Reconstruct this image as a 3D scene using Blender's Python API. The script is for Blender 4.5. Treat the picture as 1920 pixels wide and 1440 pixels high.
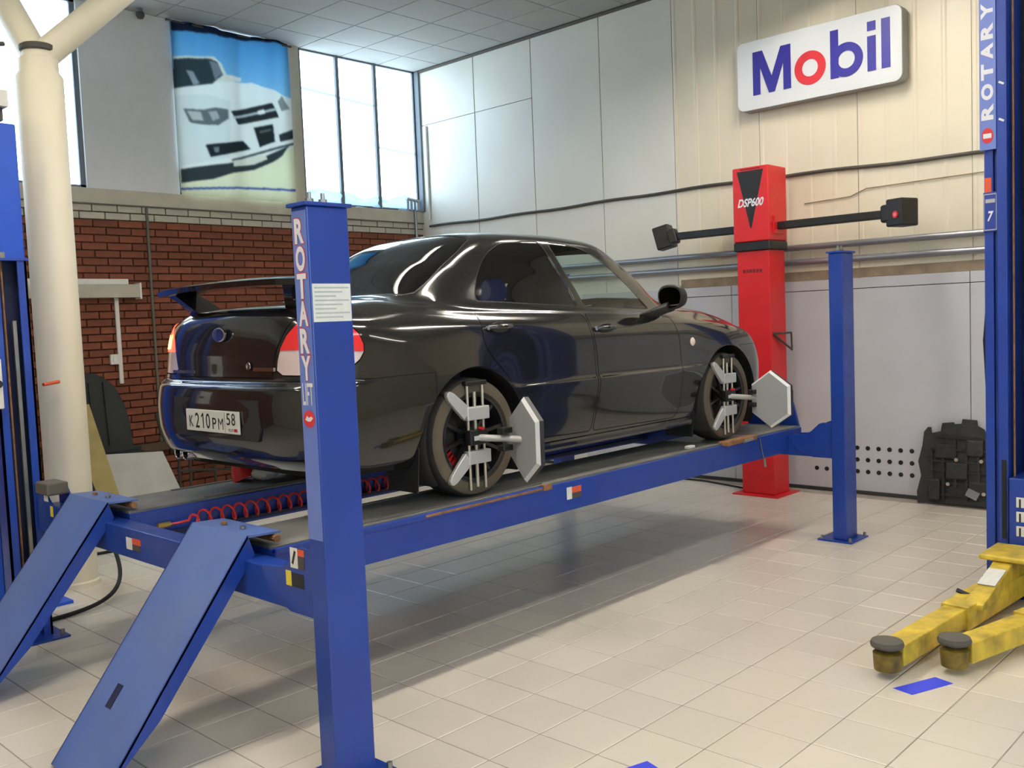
import bpy, math, random
import numpy as np
from mathutils import Vector, Matrix
from mathutils.geometry import delaunay_2d_cdt, tessellate_polygon

for o in list(bpy.data.objects):
    bpy.data.objects.remove(o)
S = bpy.context.scene
COL = S.collection
random.seed(7)
RNG = np.random.default_rng(7)

# ---------------------------------------------------------------- camera
CAM = np.array([0.0, 0.0, 1.74])
FPX = 1777.567
BASIS = np.array([[0.68667673, -0.72585446, -0.04012938],
                  [0.07629741, 0.0170628, 0.9969391],
                  [0.72294797, 0.68763665, -0.06709745]])   # right, up, forward
cd = bpy.data.cameras.new('camera')
cd.sensor_width = 36.0
cd.lens = FPX / 1920 * 36.0
cd.clip_start = 0.05
cam = bpy.data.objects.new('camera', cd)
COL.objects.link(cam)
mw = Matrix.Identity(4)
for i in range(3):
    mw[i][0] = BASIS[0][i]
    mw[i][1] = BASIS[1][i]
    mw[i][2] = -BASIS[2][i]
    mw[i][3] = CAM[i]
cam.matrix_world = mw
S.camera = cam


def proj(p):
    v = BASIS @ (np.asarray(p, float) - CAM)
    if v[2] < 0.05:
        return None
    return 960 + FPX * v[0] / v[2], 720 - FPX * v[1] / v[2]


# ---------------------------------------------------------------- world, exposure
w = bpy.data.worlds.new('world')
S.world = w
w.use_nodes = True
w.node_tree.nodes['Background'].inputs[0].default_value = (0.75, 0.86, 1.0, 1)
w.node_tree.nodes['Background'].inputs[1].default_value = 1.0
S.view_settings.view_transform = 'Standard'
S.view_settings.look = 'None'
S.view_settings.gamma = 1.0
S.view_settings.use_curve_mapping = False
S.view_settings.exposure = 0.0
LAMP_COLOR = (1.0, 0.925, 0.82)
LAMP_POWER = 50.0          # emission of the fluorescent tubes
WINDOW_COLOR = (0.62, 0.82, 1.0)
WINDOW_POWER = 6.5         # emission of the daylit panes


# ---------------------------------------------------------------- materials
def lin(c):
    c = c / 255.0
    return c / 12.92 if c <= 0.04045 else ((c + 0.055) / 1.055) ** 2.4


def rgb(r, g, b):
    return (lin(r), lin(g), lin(b), 1.0)


MATS = {}


def mat(name, col, rough=0.5, metal=0.0, spec=0.5, noise=0.0, nscale=6.0, bump=0.0, bscale=60.0, coat=0.0,
        emit=None, estr=0.0, trans=0.0, rnd=0.0, rnoise=0.0, alpha=1.0, dust=None, dustscale=3.0, dustamt=0.0):
    if name in MATS:
        return MATS[name]
    m = bpy.data.materials.new(name)
    m.use_nodes = True
    nt = m.node_tree
    b = nt.nodes['Principled BSDF']
    b.inputs['Base Color'].default_value = col
    b.inputs['Roughness'].default_value = rough
    b.inputs['Metallic'].default_value = metal
    b.inputs['Specular IOR Level'].default_value = spec
    b.inputs['Coat Weight'].default_value = coat
    b.inputs['Coat Roughness'].default_value = 0.04
    b.inputs['Transmission Weight'].default_value = trans
    b.inputs['Alpha'].default_value = alpha
    if emit is not None:
        b.inputs['Emission Color'].default_value = (*emit[:3], 1)
        b.inputs['Emission Strength'].default_value = estr
    tc = nt.nodes.new('ShaderNodeTexCoord')
    out = None

    def mixc(fac, a, bcol, blend='MIX'):
        n = nt.nodes.new('ShaderNodeMix')
        n.data_type = 'RGBA'
        n.blend_type = blend
        for sock, val in ((n.inputs[0], fac), (n.inputs[6], a), (n.inputs[7], bcol)):
            if hasattr(val, 'is_linked') or hasattr(val, 'links'):
                nt.links.new(val, sock)
            else:
                sock.default_value = val
        return n.outputs[2]

    def nz(scale, detail=4):
        n = nt.nodes.new('ShaderNodeTexNoise')
        n.inputs['Scale'].default_value = scale
        n.inputs['Detail'].default_value = detail
        nt.links.new(tc.outputs['Object'], n.inputs['Vector'])
        return n.outputs['Fac']

    def ramp(src, lo, hi, a=0.0, b_=1.0):
        n = nt.nodes.new('ShaderNodeMapRange')
        nt.links.new(src, n.inputs[0])
        n.inputs[1].default_value = lo
        n.inputs[2].default_value = hi
        n.inputs[3].default_value = a
        n.inputs[4].default_value = b_
        return n.outputs[0]
    cur = col
    if noise:
        f = ramp(nz(nscale), 0.3, 0.7)
        dark = tuple(c * (1 - noise) for c in col[:3]) + (1,)
        lite = tuple(min(1, c * (1 + noise * 0.5)) for c in col[:3]) + (1,)
        cur = mixc(f, dark, lite)
    if rnd:
        oi = nt.nodes.new('ShaderNodeObjectInfo')
        f = ramp(oi.outputs['Random'], 0, 1, 1 - rnd, 1 + rnd * 0.6)
        n = nt.nodes.new('ShaderNodeHueSaturation')
        nt.links.new(f, n.inputs['Value'])
        if hasattr(cur, 'links'):
            nt.links.new(cur, n.inputs['Color'])
        else:
            n.inputs['Color'].default_value = cur
        cur = n.outputs['Color']
    if dust is not None:
        f = ramp(nz(dustscale, 6), 0.35, 0.75, 0, dustamt)
        cur = mixc(f, cur, dust)
    if hasattr(cur, 'links'):
        nt.links.new(cur, b.inputs['Base Color'])
    if rnoise:
        f = ramp(nz(nscale * 1.7), 0.3, 0.7, max(0.02, rough - rnoise), rough + rnoise)
        nt.links.new(f, b.inputs['Roughness'])
    if bump:
        bn = nt.nodes.new('ShaderNodeBump')
        bn.inputs['Strength'].default_value = bump
        bn.inputs['Distance'].default_value = 0.01
        nt.links.new(nz(bscale), bn.inputs['Height'])
        nt.links.new(bn.outputs['Normal'], b.inputs['Normal'])
    MATS[name] = m
    return m


def glass_mat(name, tint, transp, rough=0.02):
    if name in MATS:
        return MATS[name]
    m = bpy.data.materials.new(name)
    m.use_nodes = True
    nt = m.node_tree
    nt.nodes.remove(nt.nodes['Principled BSDF'])
    out = nt.nodes['Material Output']
    g = nt.nodes.new('ShaderNodeBsdfGlossy')
    g.inputs['Roughness'].default_value = rough
    g.inputs['Color'].default_value = (0.9, 0.9, 0.9, 1)
    t = nt.nodes.new('ShaderNodeBsdfTransparent')
    t.inputs['Color'].default_value = tuple(c * transp for c in tint[:3]) + (1,)
    lw = nt.nodes.new('ShaderNodeLayerWeight')
    lw.inputs['Blend'].default_value = 0.5
    pw = nt.nodes.new('ShaderNodeMath')
    pw.operation = 'POWER'
    pw.inputs[1].default_value = 4.0
    nt.links.new(lw.outputs['Facing'], pw.inputs[0])
    fr = nt.nodes.new('ShaderNodeMapRange')
    fr.inputs[3].default_value = 0.05
    fr.inputs[4].default_value = 0.85
    nt.links.new(pw.outputs[0], fr.inputs[0])
    mx = nt.nodes.new('ShaderNodeMixShader')
    nt.links.new(fr.outputs[0], mx.inputs[0])
    nt.links.new(t.outputs[0], mx.inputs[1])
    nt.links.new(g.outputs[0], mx.inputs[2])
    nt.links.new(mx.outputs[0], out.inputs[0])
    MATS[name] = m
    return m


# ---------------------------------------------------------------- mesh helpers
ORIG = {}


def new_obj(name, me, parent=None):
    o = bpy.data.objects.new(name, me)
    COL.objects.link(o)
    if parent is not None:
        o.parent = parent
    return o


def tag(o, label, cat, group=None):
    o['label'] = label
    o['category'] = cat
    if group:
        o['group'] = group
    return o


def thing(name, loc, label, cat, group=None):
    o = new_obj(name, None)
    o.location = loc
    o.empty_display_size = 0.1
    ORIG[o.name] = Vector(loc)
    return tag(o, label, cat, group)


def set_struct(o):
    o['kind'] = 'structure'
    return o


def frame_axes(d):
    d = Vector(d).normalized()
    a = Vector((0, 0, 1)) if abs(d.z) < 0.9 else Vector((1, 0, 0))
    u = d.cross(a).normalized()
    v = d.cross(u).normalized()
    return u, v


class MB:
    def __init__(self):
        self.v = []
        self.f = []

    def add(self, vs, fs):
        n = len(self.v)
        self.v += [tuple(p) for p in vs]
        self.f += [tuple(i + n for i in q) for q in fs]
        return self

    def box(self, x0, x1, y0, y1, z0, z1):
        vs = [(x, y, z) for z in (z0, z1) for y in (y0, y1) for x in (x0, x1)]
        return self.add(vs, [(0, 2, 3, 1), (4, 5, 7, 6), (0, 1, 5, 4), (2, 6, 7, 3), (0, 4, 6, 2), (1, 3, 7, 5)])

    def obox(self, c, ax, ay, az, hx, hy, hz):
        c, ax, ay, az = Vector(c), Vector(ax), Vector(ay), Vector(az)
        vs = [c + ax * (sx * hx) + ay * (sy * hy) + az * (sz * hz) for sz in (-1, 1) for sy in (-1, 1) for sx in (-1, 1)]
        return self.add(vs, [(0, 2, 3, 1), (4, 5, 7, 6), (0, 1, 5, 4), (2, 6, 7, 3), (0, 4, 6, 2), (1, 3, 7, 5)])

    def bar(self, p0, p1, w, h, up=(0, 0, 1)):
        p0, p1 = Vector(p0), Vector(p1)
        d = (p1 - p0)
        L = d.length
        d.normalize()
        s = d.cross(Vector(up))
        if s.length < 1e-4:
            s = d.cross(Vector((1, 0, 0)))
        s.normalize()
        t = s.cross(d).normalized()
        return self.obox((p0 + p1) / 2, d, s, t, L / 2, w / 2, h / 2)

    def cyl(self, p0, p1, r, n=16, r2=None, caps=True):
        p0, p1 = Vector(p0), Vector(p1)
        r2 = r if r2 is None else r2
        u, v = frame_axes(p1 - p0)
        vs = []
        for p, rr in ((p0, r), (p1, r2)):
            for i in range(n):
                a = 2 * math.pi * i / n
                vs.append(p + u * (rr * math.cos(a)) + v * (rr * math.sin(a)))
        fs = [(i, (i + 1) % n, n + (i + 1) % n, n + i) for i in range(n)]
        if caps:
            fs += [tuple(range(n - 1, -1, -1)), tuple(range(n, 2 * n))]
        return self.add(vs, fs)

    def tube(self, pts, r, n=8, closed=False):
        pts = [Vector(p) for p in pts]
        m = len(pts)
        vs = []
        prev = None
        for i in range(m):
            if closed:
                d = pts[(i + 1) % m] - pts[i - 1]
            else:
                d = pts[min(i + 1, m - 1)] - pts[max(i - 1, 0)]
            d.normalize()
            if prev is None:
                u, v = frame_axes(d)
            else:
                u = (prev - d * prev.dot(d)).normalized()
                v = d.cross(u)
            prev = u
            for k in range(n):
                a = 2 * math.pi * k / n
                vs.append(pts[i] + u * (r * math.cos(a)) + v * (r * math.sin(a)))
        fs = []
        for i in range(m if closed else m - 1):
            j = (i + 1) % m
            for k in range(n):
                fs.append((i * n + k, i * n + (k + 1) % n, j * n + (k + 1) % n, j * n + k))
        if not closed:
            fs += [tuple(range(n - 1, -1, -1)), tuple(range((m - 1) * n, m * n))]
        return self.add(vs, fs)

    def prism(self, poly, fn0, fn1):
        """poly: list of 2d; fn0/fn1 map a 2d point to 3d on either side"""
        n = len(poly)
        vs = [fn0(*p) for p in poly] + [fn1(*p) for p in poly]
        fs = [(i, (i + 1) % n, n + (i + 1) % n, n + i) for i in range(n)]
        tris = tessellate_polygon([[Vector((p[0], p[1], 0)) for p in poly]])
        for t in tris:
            fs.append(tuple(reversed(t)))
            fs.append(tuple(n + i for i in t))
        return self.add(vs, fs)

    def lathe(self, prof, c, axis, n=48, closed=False):
        """prof: (radius, distance along axis)"""
        c = Vector(c)
        ax = Vector(axis).normalized()
        u, v = frame_axes(ax)
        m = len(prof)
        vs = []
        for r, h in prof:
            for i in range(n):
                a = 2 * math.pi * i / n
                vs.append(c + ax * h + u * (r * math.cos(a)) + v * (r * math.sin(a)))
        fs = []
        for j in range(m if closed else m - 1):
            k = (j + 1) % m
            for i in range(n):
                fs.append((j * n + i, j * n + (i + 1) % n, k * n + (i + 1) % n, k * n + i))
        return self.add(vs, fs)

    def mesh(self, name, origin=(0, 0, 0)):
        me = bpy.data.meshes.new(name)
        ox, oy, oz = origin
        me.from_pydata([(x - ox, y - oy, z - oz) for x, y, z in self.v], [], self.f)
        me.update()
        return me

    def build(self, name, m, parent=None, smooth=False, bevel=0.0, fix=True):
        if parent is not None:
            og = ORIG[parent.name]
        else:
            a = np.array(self.v)
            og = Vector(((a[:, 0].min() + a[:, 0].max()) / 2, (a[:, 1].min() + a[:, 1].max()) / 2, a[:, 2].min()))
        me = self.mesh(name, og)
        if fix:
            import bmesh
            bm = bmesh.new()
            bm.from_mesh(me)
            bmesh.ops.recalc_face_normals(bm, faces=bm.faces)
            bm.to_mesh(me)
            bm.free()
        me.materials.append(m)
        o = new_obj(name, me, parent)
        if parent is None:
            o.location = og
        ORIG[o.name] = Vector(og)
        if smooth:
            me.polygons.foreach_set('use_smooth', [True] * len(me.polygons))
            me.set_sharp_from_angle(angle=math.radians(38))
        if bevel:
            bv = o.modifiers.new('bevel', 'BEVEL')
            bv.width = bevel
            bv.segments = 2
            bv.limit_method = 'ANGLE'
            bv.harden_normals = False
        return o


def text_geo(s, bold=0.0):
    cu = bpy.data.curves.new('lettering', 'FONT')
    cu.body = s
    cu.offset = bold
    cu.resolution_u = 4
    ob = bpy.data.objects.new('lettering', cu)
    COL.objects.link(ob)
    dg = bpy.context.evaluated_depsgraph_get()
    dg.update()
    me = bpy.data.meshes.new_from_object(ob.evaluated_get(dg))
    vs = np.array([v.co[:] for v in me.vertices])
    fs = [tuple(p.vertices) for p in me.polygons]
    bpy.data.objects.remove(ob)
    bpy.data.curves.remove(cu)
    bpy.data.meshes.remove(me)
    return vs, fs


def lettering(s, c, right, up, width, height, m, parent, name='lettering', bold=0.0, slant=0.0):
    vs, fs = text_geo(s, bold)
    lo, hi = vs.min(0), vs.max(0)
    c, right, up = Vector(c), Vector(right).normalized(), Vector(up).normalized()
    b = MB()
    pts = []
    for v in vs:
        a = ((v[0] - lo[0]) / (hi[0] - lo[0]) - 0.5) * width
        t = ((v[1] - lo[1]) / (hi[1] - lo[1]) - 0.5) * height
        pts.append(c + right * (a + slant * t) + up * t)
    b.add(pts, fs)
    return b.build(name, m, parent, fix=False)


def copy_tree(o, parent=None):
    c = o.copy()
    COL.objects.link(c)
    if parent is not None:
        c.parent = parent
    for ch in list(o.children):
        copy_tree(ch, c)
    return c
# ================================================================ THE ROOM
XW, YW, HC = 8.55, 9.66, 5.08       # right wall plane x, left wall plane y, ceiling height
X0, Y0 = -3.4, -3.2                 # the walls behind the camera

m_tile = mat('floor tile glazed cream', rgb(212, 204, 190), 0.28, rnd=0.05)
m_grout = mat('floor grout grey', rgb(150, 142, 130), 0.85, noise=0.15)
m_ceil = mat('ceiling panel off white', rgb(164, 162, 155), 0.85, noise=0.04, nscale=3, rnd=0.03)
m_ceilgap = mat('ceiling joint grey', rgb(116, 114, 108), 0.9)
m_panel = mat('wall panel cream steel', rgb(222, 218, 206), 0.36, noise=0.04, nscale=1.6, bump=0.25, bscale=2.2, rnoise=0.08)
m_rib = mat('ribbed wall panel cream', rgb(232, 222, 198), 0.45, noise=0.05, nscale=2.0)
m_seam = mat('wall seam brown grey', rgb(96, 88, 80), 0.8)
m_clad = mat('lower cladding pale grey', rgb(194, 194, 198), 0.5, noise=0.05, nscale=2.5)
m_trim = mat('skirting dark', rgb(46, 46, 44), 0.7)
m_mortar = mat('mortar dark brown', rgb(98, 66, 50), 0.95, noise=0.2)
m_brick = mat('red brick', rgb(124, 70, 48), 0.9, noise=0.25, nscale=9, rnd=0.25, bump=0.3, bscale=80)
m_pbrick = mat('painted brick grey', rgb(182, 176, 160), 0.85, noise=0.1, nscale=8, rnd=0.06)
m_pmortar = mat('painted joint grey', rgb(120, 116, 106), 0.9)
m_ledge = mat('ledge plaster grey', rgb(190, 182, 164), 0.85, noise=0.1)
m_pier = mat('pier plaster grey', rgb(218, 218, 218), 0.85, noise=0.04)
m_white = mat('white paint', rgb(214, 212, 204), 0.5, noise=0.04)
m_frame = mat('window frame grey', rgb(104, 110, 116), 0.6)
m_pane = mat('daylit frosted pane', rgb(200, 215, 225), 0.6, emit=WINDOW_COLOR, estr=WINDOW_POWER)
m_daystrip = bpy.data.materials.new('milky strip as bluish daylight')  # bluish daylight low in the window, put into an added strip
m_daystrip.use_nodes = True
_nt = m_daystrip.node_tree
_p = _nt.nodes['Principled BSDF']
_p.inputs['Base Color'].default_value = rgb(206, 220, 234)
_p.inputs['Roughness'].default_value = 0.3
_tl = _nt.nodes.new('ShaderNodeBsdfTranslucent')
_tl.inputs['Color'].default_value = rgb(180, 206, 230)
_mx = _nt.nodes.new('ShaderNodeMixShader')
_mx.inputs[0].default_value = 0.28
_nt.links.new(_p.outputs[0], _mx.inputs[1])
_nt.links.new(_tl.outputs[0], _mx.inputs[2])
_nt.links.new(_mx.outputs[0], _nt.nodes['Material Output'].inputs[0])
m_galv = mat('galvanised pipe', rgb(150, 152, 158), 0.35, metal=0.7)
m_cable = mat('cable dark grey', rgb(72, 68, 62), 0.7)
m_black = mat('black plastic', rgb(20, 20, 21), 0.45)
m_rubber = mat('black rubber', rgb(24, 23, 22), 0.8)

# ---- floor: slab (grout) and single tiles
fl = MB().box(X0, XW + 0.2, Y0, YW + 0.2, -0.2, -0.003)
floor = set_struct(fl.build('floor', m_grout))
PT = 0.305
TX, TY = 2.855, 2.94
tb = MB()
h = PT / 2 - 0.003
hb = h - 0.003
tb.add([(-h, -h, -0.012), (h, -h, -0.012), (h, h, -0.012), (-h, h, -0.012),
        (-h, -h, -0.0025), (h, -h, -0.0025), (h, h, -0.0025), (-h, h, -0.0025),
        (-hb, -hb, 0), (hb, -hb, 0), (hb, hb, 0), (-hb, hb, 0)],
       [(8, 9, 10, 11), (4, 5, 9, 8), (5, 6, 10, 9), (6, 7, 11, 10), (7, 4, 8, 11),
        (0, 1, 5, 4), (1, 2, 6, 5), (2, 3, 7, 6), (3, 0, 4, 7)])
tile_me = tb.mesh('tile')
tile_me.materials.append(m_tile)
cells = []
for i in range(-25, 30):
    for j in range(-25, 30):
        cx, cy = TX + (i + 0.5) * PT, TY + (j + 0.5) * PT
        if not (X0 + 0.16 < cx < XW - 0.14 and Y0 + 0.16 < cy < YW - 0.14):
            continue
        p = proj((cx, cy, 0))
        score = 0
        if p and -40 < p[0] < 1960 and 880 < p[1] < 1480:
            d = np.linalg.norm(np.array([cx, cy, 0]) - CAM)
            score = 1 / d
            if 620 < p[0] < 690:
                score *= 0.6
        cells.append((score, cx, cy))
cells.sort(reverse=True)
rest = MB()
fo = ORIG[floor.name]
for k, (sc, cx, cy) in enumerate(cells):
    if k < 300 and sc > 0:
        o = new_obj('tile', tile_me, floor)
        o.location = (cx - fo.x, cy - fo.y, -fo.z)
    else:
        rest.add([(x + cx, y + cy, z) for x, y, z in tb.v], tb.f)
ro = rest.build('tile_field', m_tile, floor, fix=False)
ro['kind'] = 'stuff'

# ---- ceiling with square panels
ceil = set_struct(MB().box(X0, XW + 0.2, Y0, YW + 0.2, HC + 0.012, HC + 0.2).build('ceiling', m_ceilgap))
cb = MB().box(-0.294, 0.294, -0.294, 0.294, 0, 0.014)
ceil_me = cb.mesh('ceiling_panel')
ceil_me.materials.append(m_ceil)
rest = MB()
co = ORIG[ceil.name]
for i in range(-16, 6):
    for j in range(-22, 2):
        cx, cy = 5.53 + 0.3 + i * 0.6, 9.2 + 0.3 + j * 0.6
        if not (X0 + 0.2 < cx < XW - 0.05 and Y0 + 0.2 < cy < YW + 0.05):
            continue
        p = proj((cx, cy, HC))
        if p and -150 < p[0] < 2000 and -120 < p[1] < 400:
            o = new_obj('ceiling_panel', ceil_me, ceil)
            o.location = (cx - co.x, cy - co.y, HC - co.z)
        else:
            rest.add([(x + cx, y + cy, z + HC) for x, y, z in cb.v], cb.f)
rest.build('ceiling_panel_field', m_ceil, ceil, fix=False)['kind'] = 'stuff'

# ---- left wall: brick below, ledge, piers and windows above
YB = YW + 0.03
wl = MB()
wl.box(X0, XW, YB, YW + 0.3, 0, 3.08)
wall_left = set_struct(wl.build('wall_left', m_mortar))
wo = ORIG[wall_left.name]
BL, BH = 0.26, 0.0775


def brick_mesh(name, L, m):
    b = MB()
    x, z = L / 2 - 0.006, BH / 2 - 0.0055
    xb, zb = x - 0.004, z - 0.004
    b.add([(-x, 0.03, -z), (x, 0.03, -z), (x, 0.03, z), (-x, 0.03, z), (-x, 0.004, -z), (x, 0.004, -z), (x, 0.004, z), (-x, 0.004, z),
           (-xb, 0, -zb), (xb, 0, -zb), (xb, 0, zb), (-xb, 0, zb)],
          [(8, 9, 10, 11), (4, 5, 9, 8), (5, 6, 10, 9), (6, 7, 11, 10), (7, 4, 8, 11), (0, 1, 5, 4), (1, 2, 6, 5), (2, 3, 7, 6), (3, 0, 4, 7)])
    me = b.mesh(name)
    me.materials.append(m)
    return b, me


bgeo, brick_me = brick_mesh('brick', BL, m_brick)
pgeo, pbrick_me = brick_mesh('painted_brick', BL, m_pbrick)
bl = []
nrow = 40
for r in range(nrow):
    z = 3.08 - (r + 0.5) * BH
    if z < 0.02:
        break
    off = (r % 2) * BL / 2
    for c in range(-46, 1):
        x = XW + c * BL + off + BL / 2
        if x - BL / 2 > XW - 0.05 or x < X0 + 0.2:
            continue
        p = proj((x, YW, z))
        sc = 0
        if p:
            u, v = p
            if (140 < u < 590 and 350 < v < 850) and not (300 < u < 560 and v > 560) and not (u < 260 and v > 790):
                sc = 3 + x * 0.1
            elif 640 < u < 790 and v < 470:
                sc = 3
        bl.append((sc, r, x, z))
bl.sort(reverse=True)
rest, prest = MB(), MB()
n = 0
for sc, r, x, z in bl:
    painted = r < 2
    dy = random.uniform(-0.003, 0.003)
    if sc > 0 and n < 300:
        o = new_obj('brick', pbrick_me if painted else brick_me, wall_left)
        o.location = (x - wo.x, YW + dy - wo.y, z - wo.z)
        n += 1
    else:
        (prest if painted else rest).add([(a + x, b_ + YW + dy, c_ + z) for a, b_, c_ in bgeo.v], bgeo.f)
rest.build('brick_field', m_brick, wall_left, fix=False)['kind'] = 'stuff'
prest.build('painted_brick_field', m_pbrick, wall_left, fix=False)['kind'] = 'stuff'
MB().box(X0, XW, YW - 0.012, YW + 0.3, 3.08, 3.235).build('ledge', m_ledge, wall_left, bevel=0.006)
MB().box(X0, XW, YW - 0.02, YW, 3.072, 3.086).build('ledge_groove', m_seam, wall_left)
# upper wall pieces
MB().box(4.10, 5.09, YW + 0.0, YW + 0.3, 3.235, HC).build('pier', m_pier, wall_left)
MB().box(6.55, 6.70, YW + 0.0, YW + 0.3, 3.235, HC).build('pier', m_ledge, wall_left)
MB().box(X0, 0.9, YW + 0.0, YW + 0.3, 3.235, HC).build('pier', m_pier, wall_left)


def window(name, x0, x1, mull, z0=3.235, z1=HC):
    fr = MB()
    fr.box(x0, x0 + 0.04, YW + 0.03, YW + 0.1, z0, z1).box(x1 - 0.05, x1, YW + 0.03, YW + 0.1, z0, z1)
    fr.box(x0, x1, YW + 0.03, YW + 0.1, z0, z0 + 0.03).box(x0, x1, YW + 0.03, YW + 0.1, z1 - 0.02, z1)
    o = set_struct(fr.build(name, m_frame))
    for mx in mull:
        MB().box(mx - 0.022, mx + 0.022, YW + 0.02, YW + 0.1, z0, z1).build('mullion', m_frame, o)
    xs = [x0 + 0.03] + list(mull) + [x1 - 0.03]
    for a, b in zip(xs[:-1], xs[1:]):
        MB().box(a, b, YW + 0.06, YW + 0.075, z0 + 0.02, z1 - 0.01).build('pane', m_pane, o)
    return o


w1 = window('window_1', 6.70, XW, (7.27, 7.86))
m_bar = mat('glazing bar with painted daylight glow', rgb(196, 214, 228), 0.6, emit=WINDOW_COLOR, estr=0.85)  # daylight through the frosted glass painted onto the bars as emission
for (a, b, z, t) in ((6.74, 7.25, 4.62, 0.03), (7.29, 7.84, 4.58, 0.03), (7.9, 8.5, 4.03, 0.03)):
    MB().bar((a, YW + 0.052, z), (b, YW + 0.052, z - 0.03), 0.008, t).build('glazing_bar', m_bar, w1)
# added crumpled strip, paints the bluish daylight at the foot of the panes
fm = MB()
nx, nz_ = 60, 8
for i in range(nx + 1):
    for j in range(nz_ + 1):
        t = i / nx
        x = 6.74 + t * 1.76
        zt = 3.40 + 0.03 * math.sin(t * 9) + 0.02 * math.sin(t * 23)
        z = 3.24 + (zt - 3.24) * j / nz_
        y = YW + 0.035 - 0.012 * math.sin(t * 31 + j) - 0.01 * math.sin(t * 17 - j * 1.7)
        fm.v.append((x, y, z))
for i in range(nx):
    for j in range(nz_):
        a = i * (nz_ + 1) + j
        fm.f.append((a, a + nz_ + 1, a + nz_ + 2, a + 1))
fm.build('added_daylight_strip', m_daystrip, w1, smooth=True)
w2 = window('window_2', 5.09, 6.55, (5.8,))
w3 = window('window_3', 0.9, 4.10, (1.7, 2.5, 3.3))

# ---- right wall
wr = set_struct(MB().box(XW + 0.03, XW + 0.3, Y0, YW + 0.3, 0, HC).build('wall_right', m_seam))
seams = [YW + 0.02, 8.59, 7.62, 6.60, 5.64]
for a, b in zip(seams[:-1], seams[1:]):
    if b > 7.5:
        MB().box(XW, XW + 0.03, b + 0.007, a - 0.007, 4.363, HC - 0.01).build('wall_panel', m_panel, wr, bevel=0.004)
        MB().box(XW, XW + 0.03, b + 0.007, a - 0.007, 0, 4.357).build('wall_panel', m_panel, wr, bevel=0.004)
    else:
        MB().box(XW, XW + 0.03, b + 0.005, a - 0.005, 0, HC - 0.01).build('wall_panel', m_panel, wr, bevel=0.004)
y = 5.64
while y > Y0:
    y2 = max(y - 0.98, Y0)
    prof = []
    # shallow ribbed profile across the panel
    k = 0
    yy = y - 0.002
    while yy > y2 + 0.02:
        nxt = max(yy - 0.245, y2)
        prof += [(yy, 0.0), (yy - 0.014, -0.006), (yy - 0.034, -0.006), (yy - 0.048, 0.0)]
        yy = nxt
    prof.append((y2 + 0.002, 0.0))
    pm = MB()
    n = len(prof)
    pm.v = [(XW + d, q, z) for z in (2.0, HC - 0.01) for q, d in prof]
    pm.f = [(i, i + 1, n + i + 1, n + i) for i in range(n - 1)]
    pm.build('ribbed_panel', m_rib, wr)
    y -= 0.98
# lower cladding panels
yc = [6.95, 5.0, 3.8, 2.72, 1.5, 0.3, -0.9, -2.1, Y0]
for a, b in zip(yc[:-1], yc[1:]):
    MB().box(XW - 0.02, XW + 0.03, b + 0.003, a - 0.003, 0.03, 1.90).build('cladding_panel', m_clad, wr, bevel=0.003)
    MB().box(XW - 0.02, XW + 0.03, b + 0.003, a - 0.003, 1.906, 2.0).build('cladding_panel', m_clad, wr, bevel=0.003)
m_rust = mat('stained strip brown', rgb(150, 132, 110), 0.8, noise=0.3, nscale=7)
MB().box(XW - 0.012, XW + 0.03, Y0, 5.6, 2.004, 2.09).build('stained_strip', m_rust, wr)
hole_me = MB().cyl((-0.001, 0, 0), (0.004, 0, 0), 0.021, 14).mesh('vent_hole')
hole_me.materials.append(m_black)
wro = ORIG[wr.name]
for zi, z in enumerate((0.43, 0.32, 0.21)):
    for k in range(0, 10):
        yh = 3.22 + 0.1 * k
        if zi < 2 and k > 5:
            continue
        o = new_obj('vent_hole', hole_me, wr)
        o.location = (XW - 0.022 - wro.x, yh - wro.y, z - wro.z)
tr = set_struct(MB().box(XW - 0.035, XW + 0.02, Y0, YW, 0, 0.03).build('baseboard_right', m_trim))
# corner trim
set_struct(MB().box(XW - 0.03, XW + 0.02, YW - 0.06, YW + 0.02, 3.235, HC - 0.01).build('trim_1', m_frame))
# dark shadow joint between ceiling and the right wall
set_struct(MB().box(XW - 0.02, XW + 0.01, 5.64, YW, HC - 0.035, HC - 0.005).build('trim_2', m_seam))

# ---- the two walls behind the camera
m_bwall = mat('rear wall cream', rgb(198, 190, 170), 0.7, noise=0.05)
wb = set_struct(MB().box(X0 - 0.2, X0, Y0, YW + 0.3, 0, HC).build('wall_back', m_bwall))
wn = set_struct(MB().box(X0, XW + 0.3, Y0 - 0.2, Y0, 0, HC).build('wall_near', m_bwall))
# glazed gate in the wall behind the camera, daylight in its upper panes
gate = MB()
for k in range(6):
    gate.box(-0.6 + k * 0.8 - 0.03, -0.6 + k * 0.8 + 0.03, Y0, Y0 + 0.06, 0.1, 3.3)
for z in (0.1, 1.2, 2.25, 3.3):
    gate.box(-0.63, 3.43, Y0, Y0 + 0.06, z - 0.03, z + 0.03)
gate = set_struct(gate.build('door_1', m_frame))
m_gate = mat('gate sheet grey', rgb(150, 152, 155), 0.6)
for k in range(5):
    xa, xb = -0.57 + k * 0.8, 0.17 + k * 0.8
    MB().box(xa, xb, Y0 + 0.01, Y0 + 0.03, 0.13, 1.17).build('door_panel', m_gate, gate)
    for z in (1.23, 2.28):
        MB().box(xa, xb, Y0 + 0.01, Y0 + 0.025, z, z + 0.99).build('pane', m_pane, gate)

# ---- fluorescent ceiling lamps (all above the picture's upper edge)
m_lamp = mat('lamp housing white', rgb(220, 220, 216), 0.4)


LAMPROW = {-1.9: 0.5, 0.8: 1.0, 3.45: 2.4, 6.2: 0.42}


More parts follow.
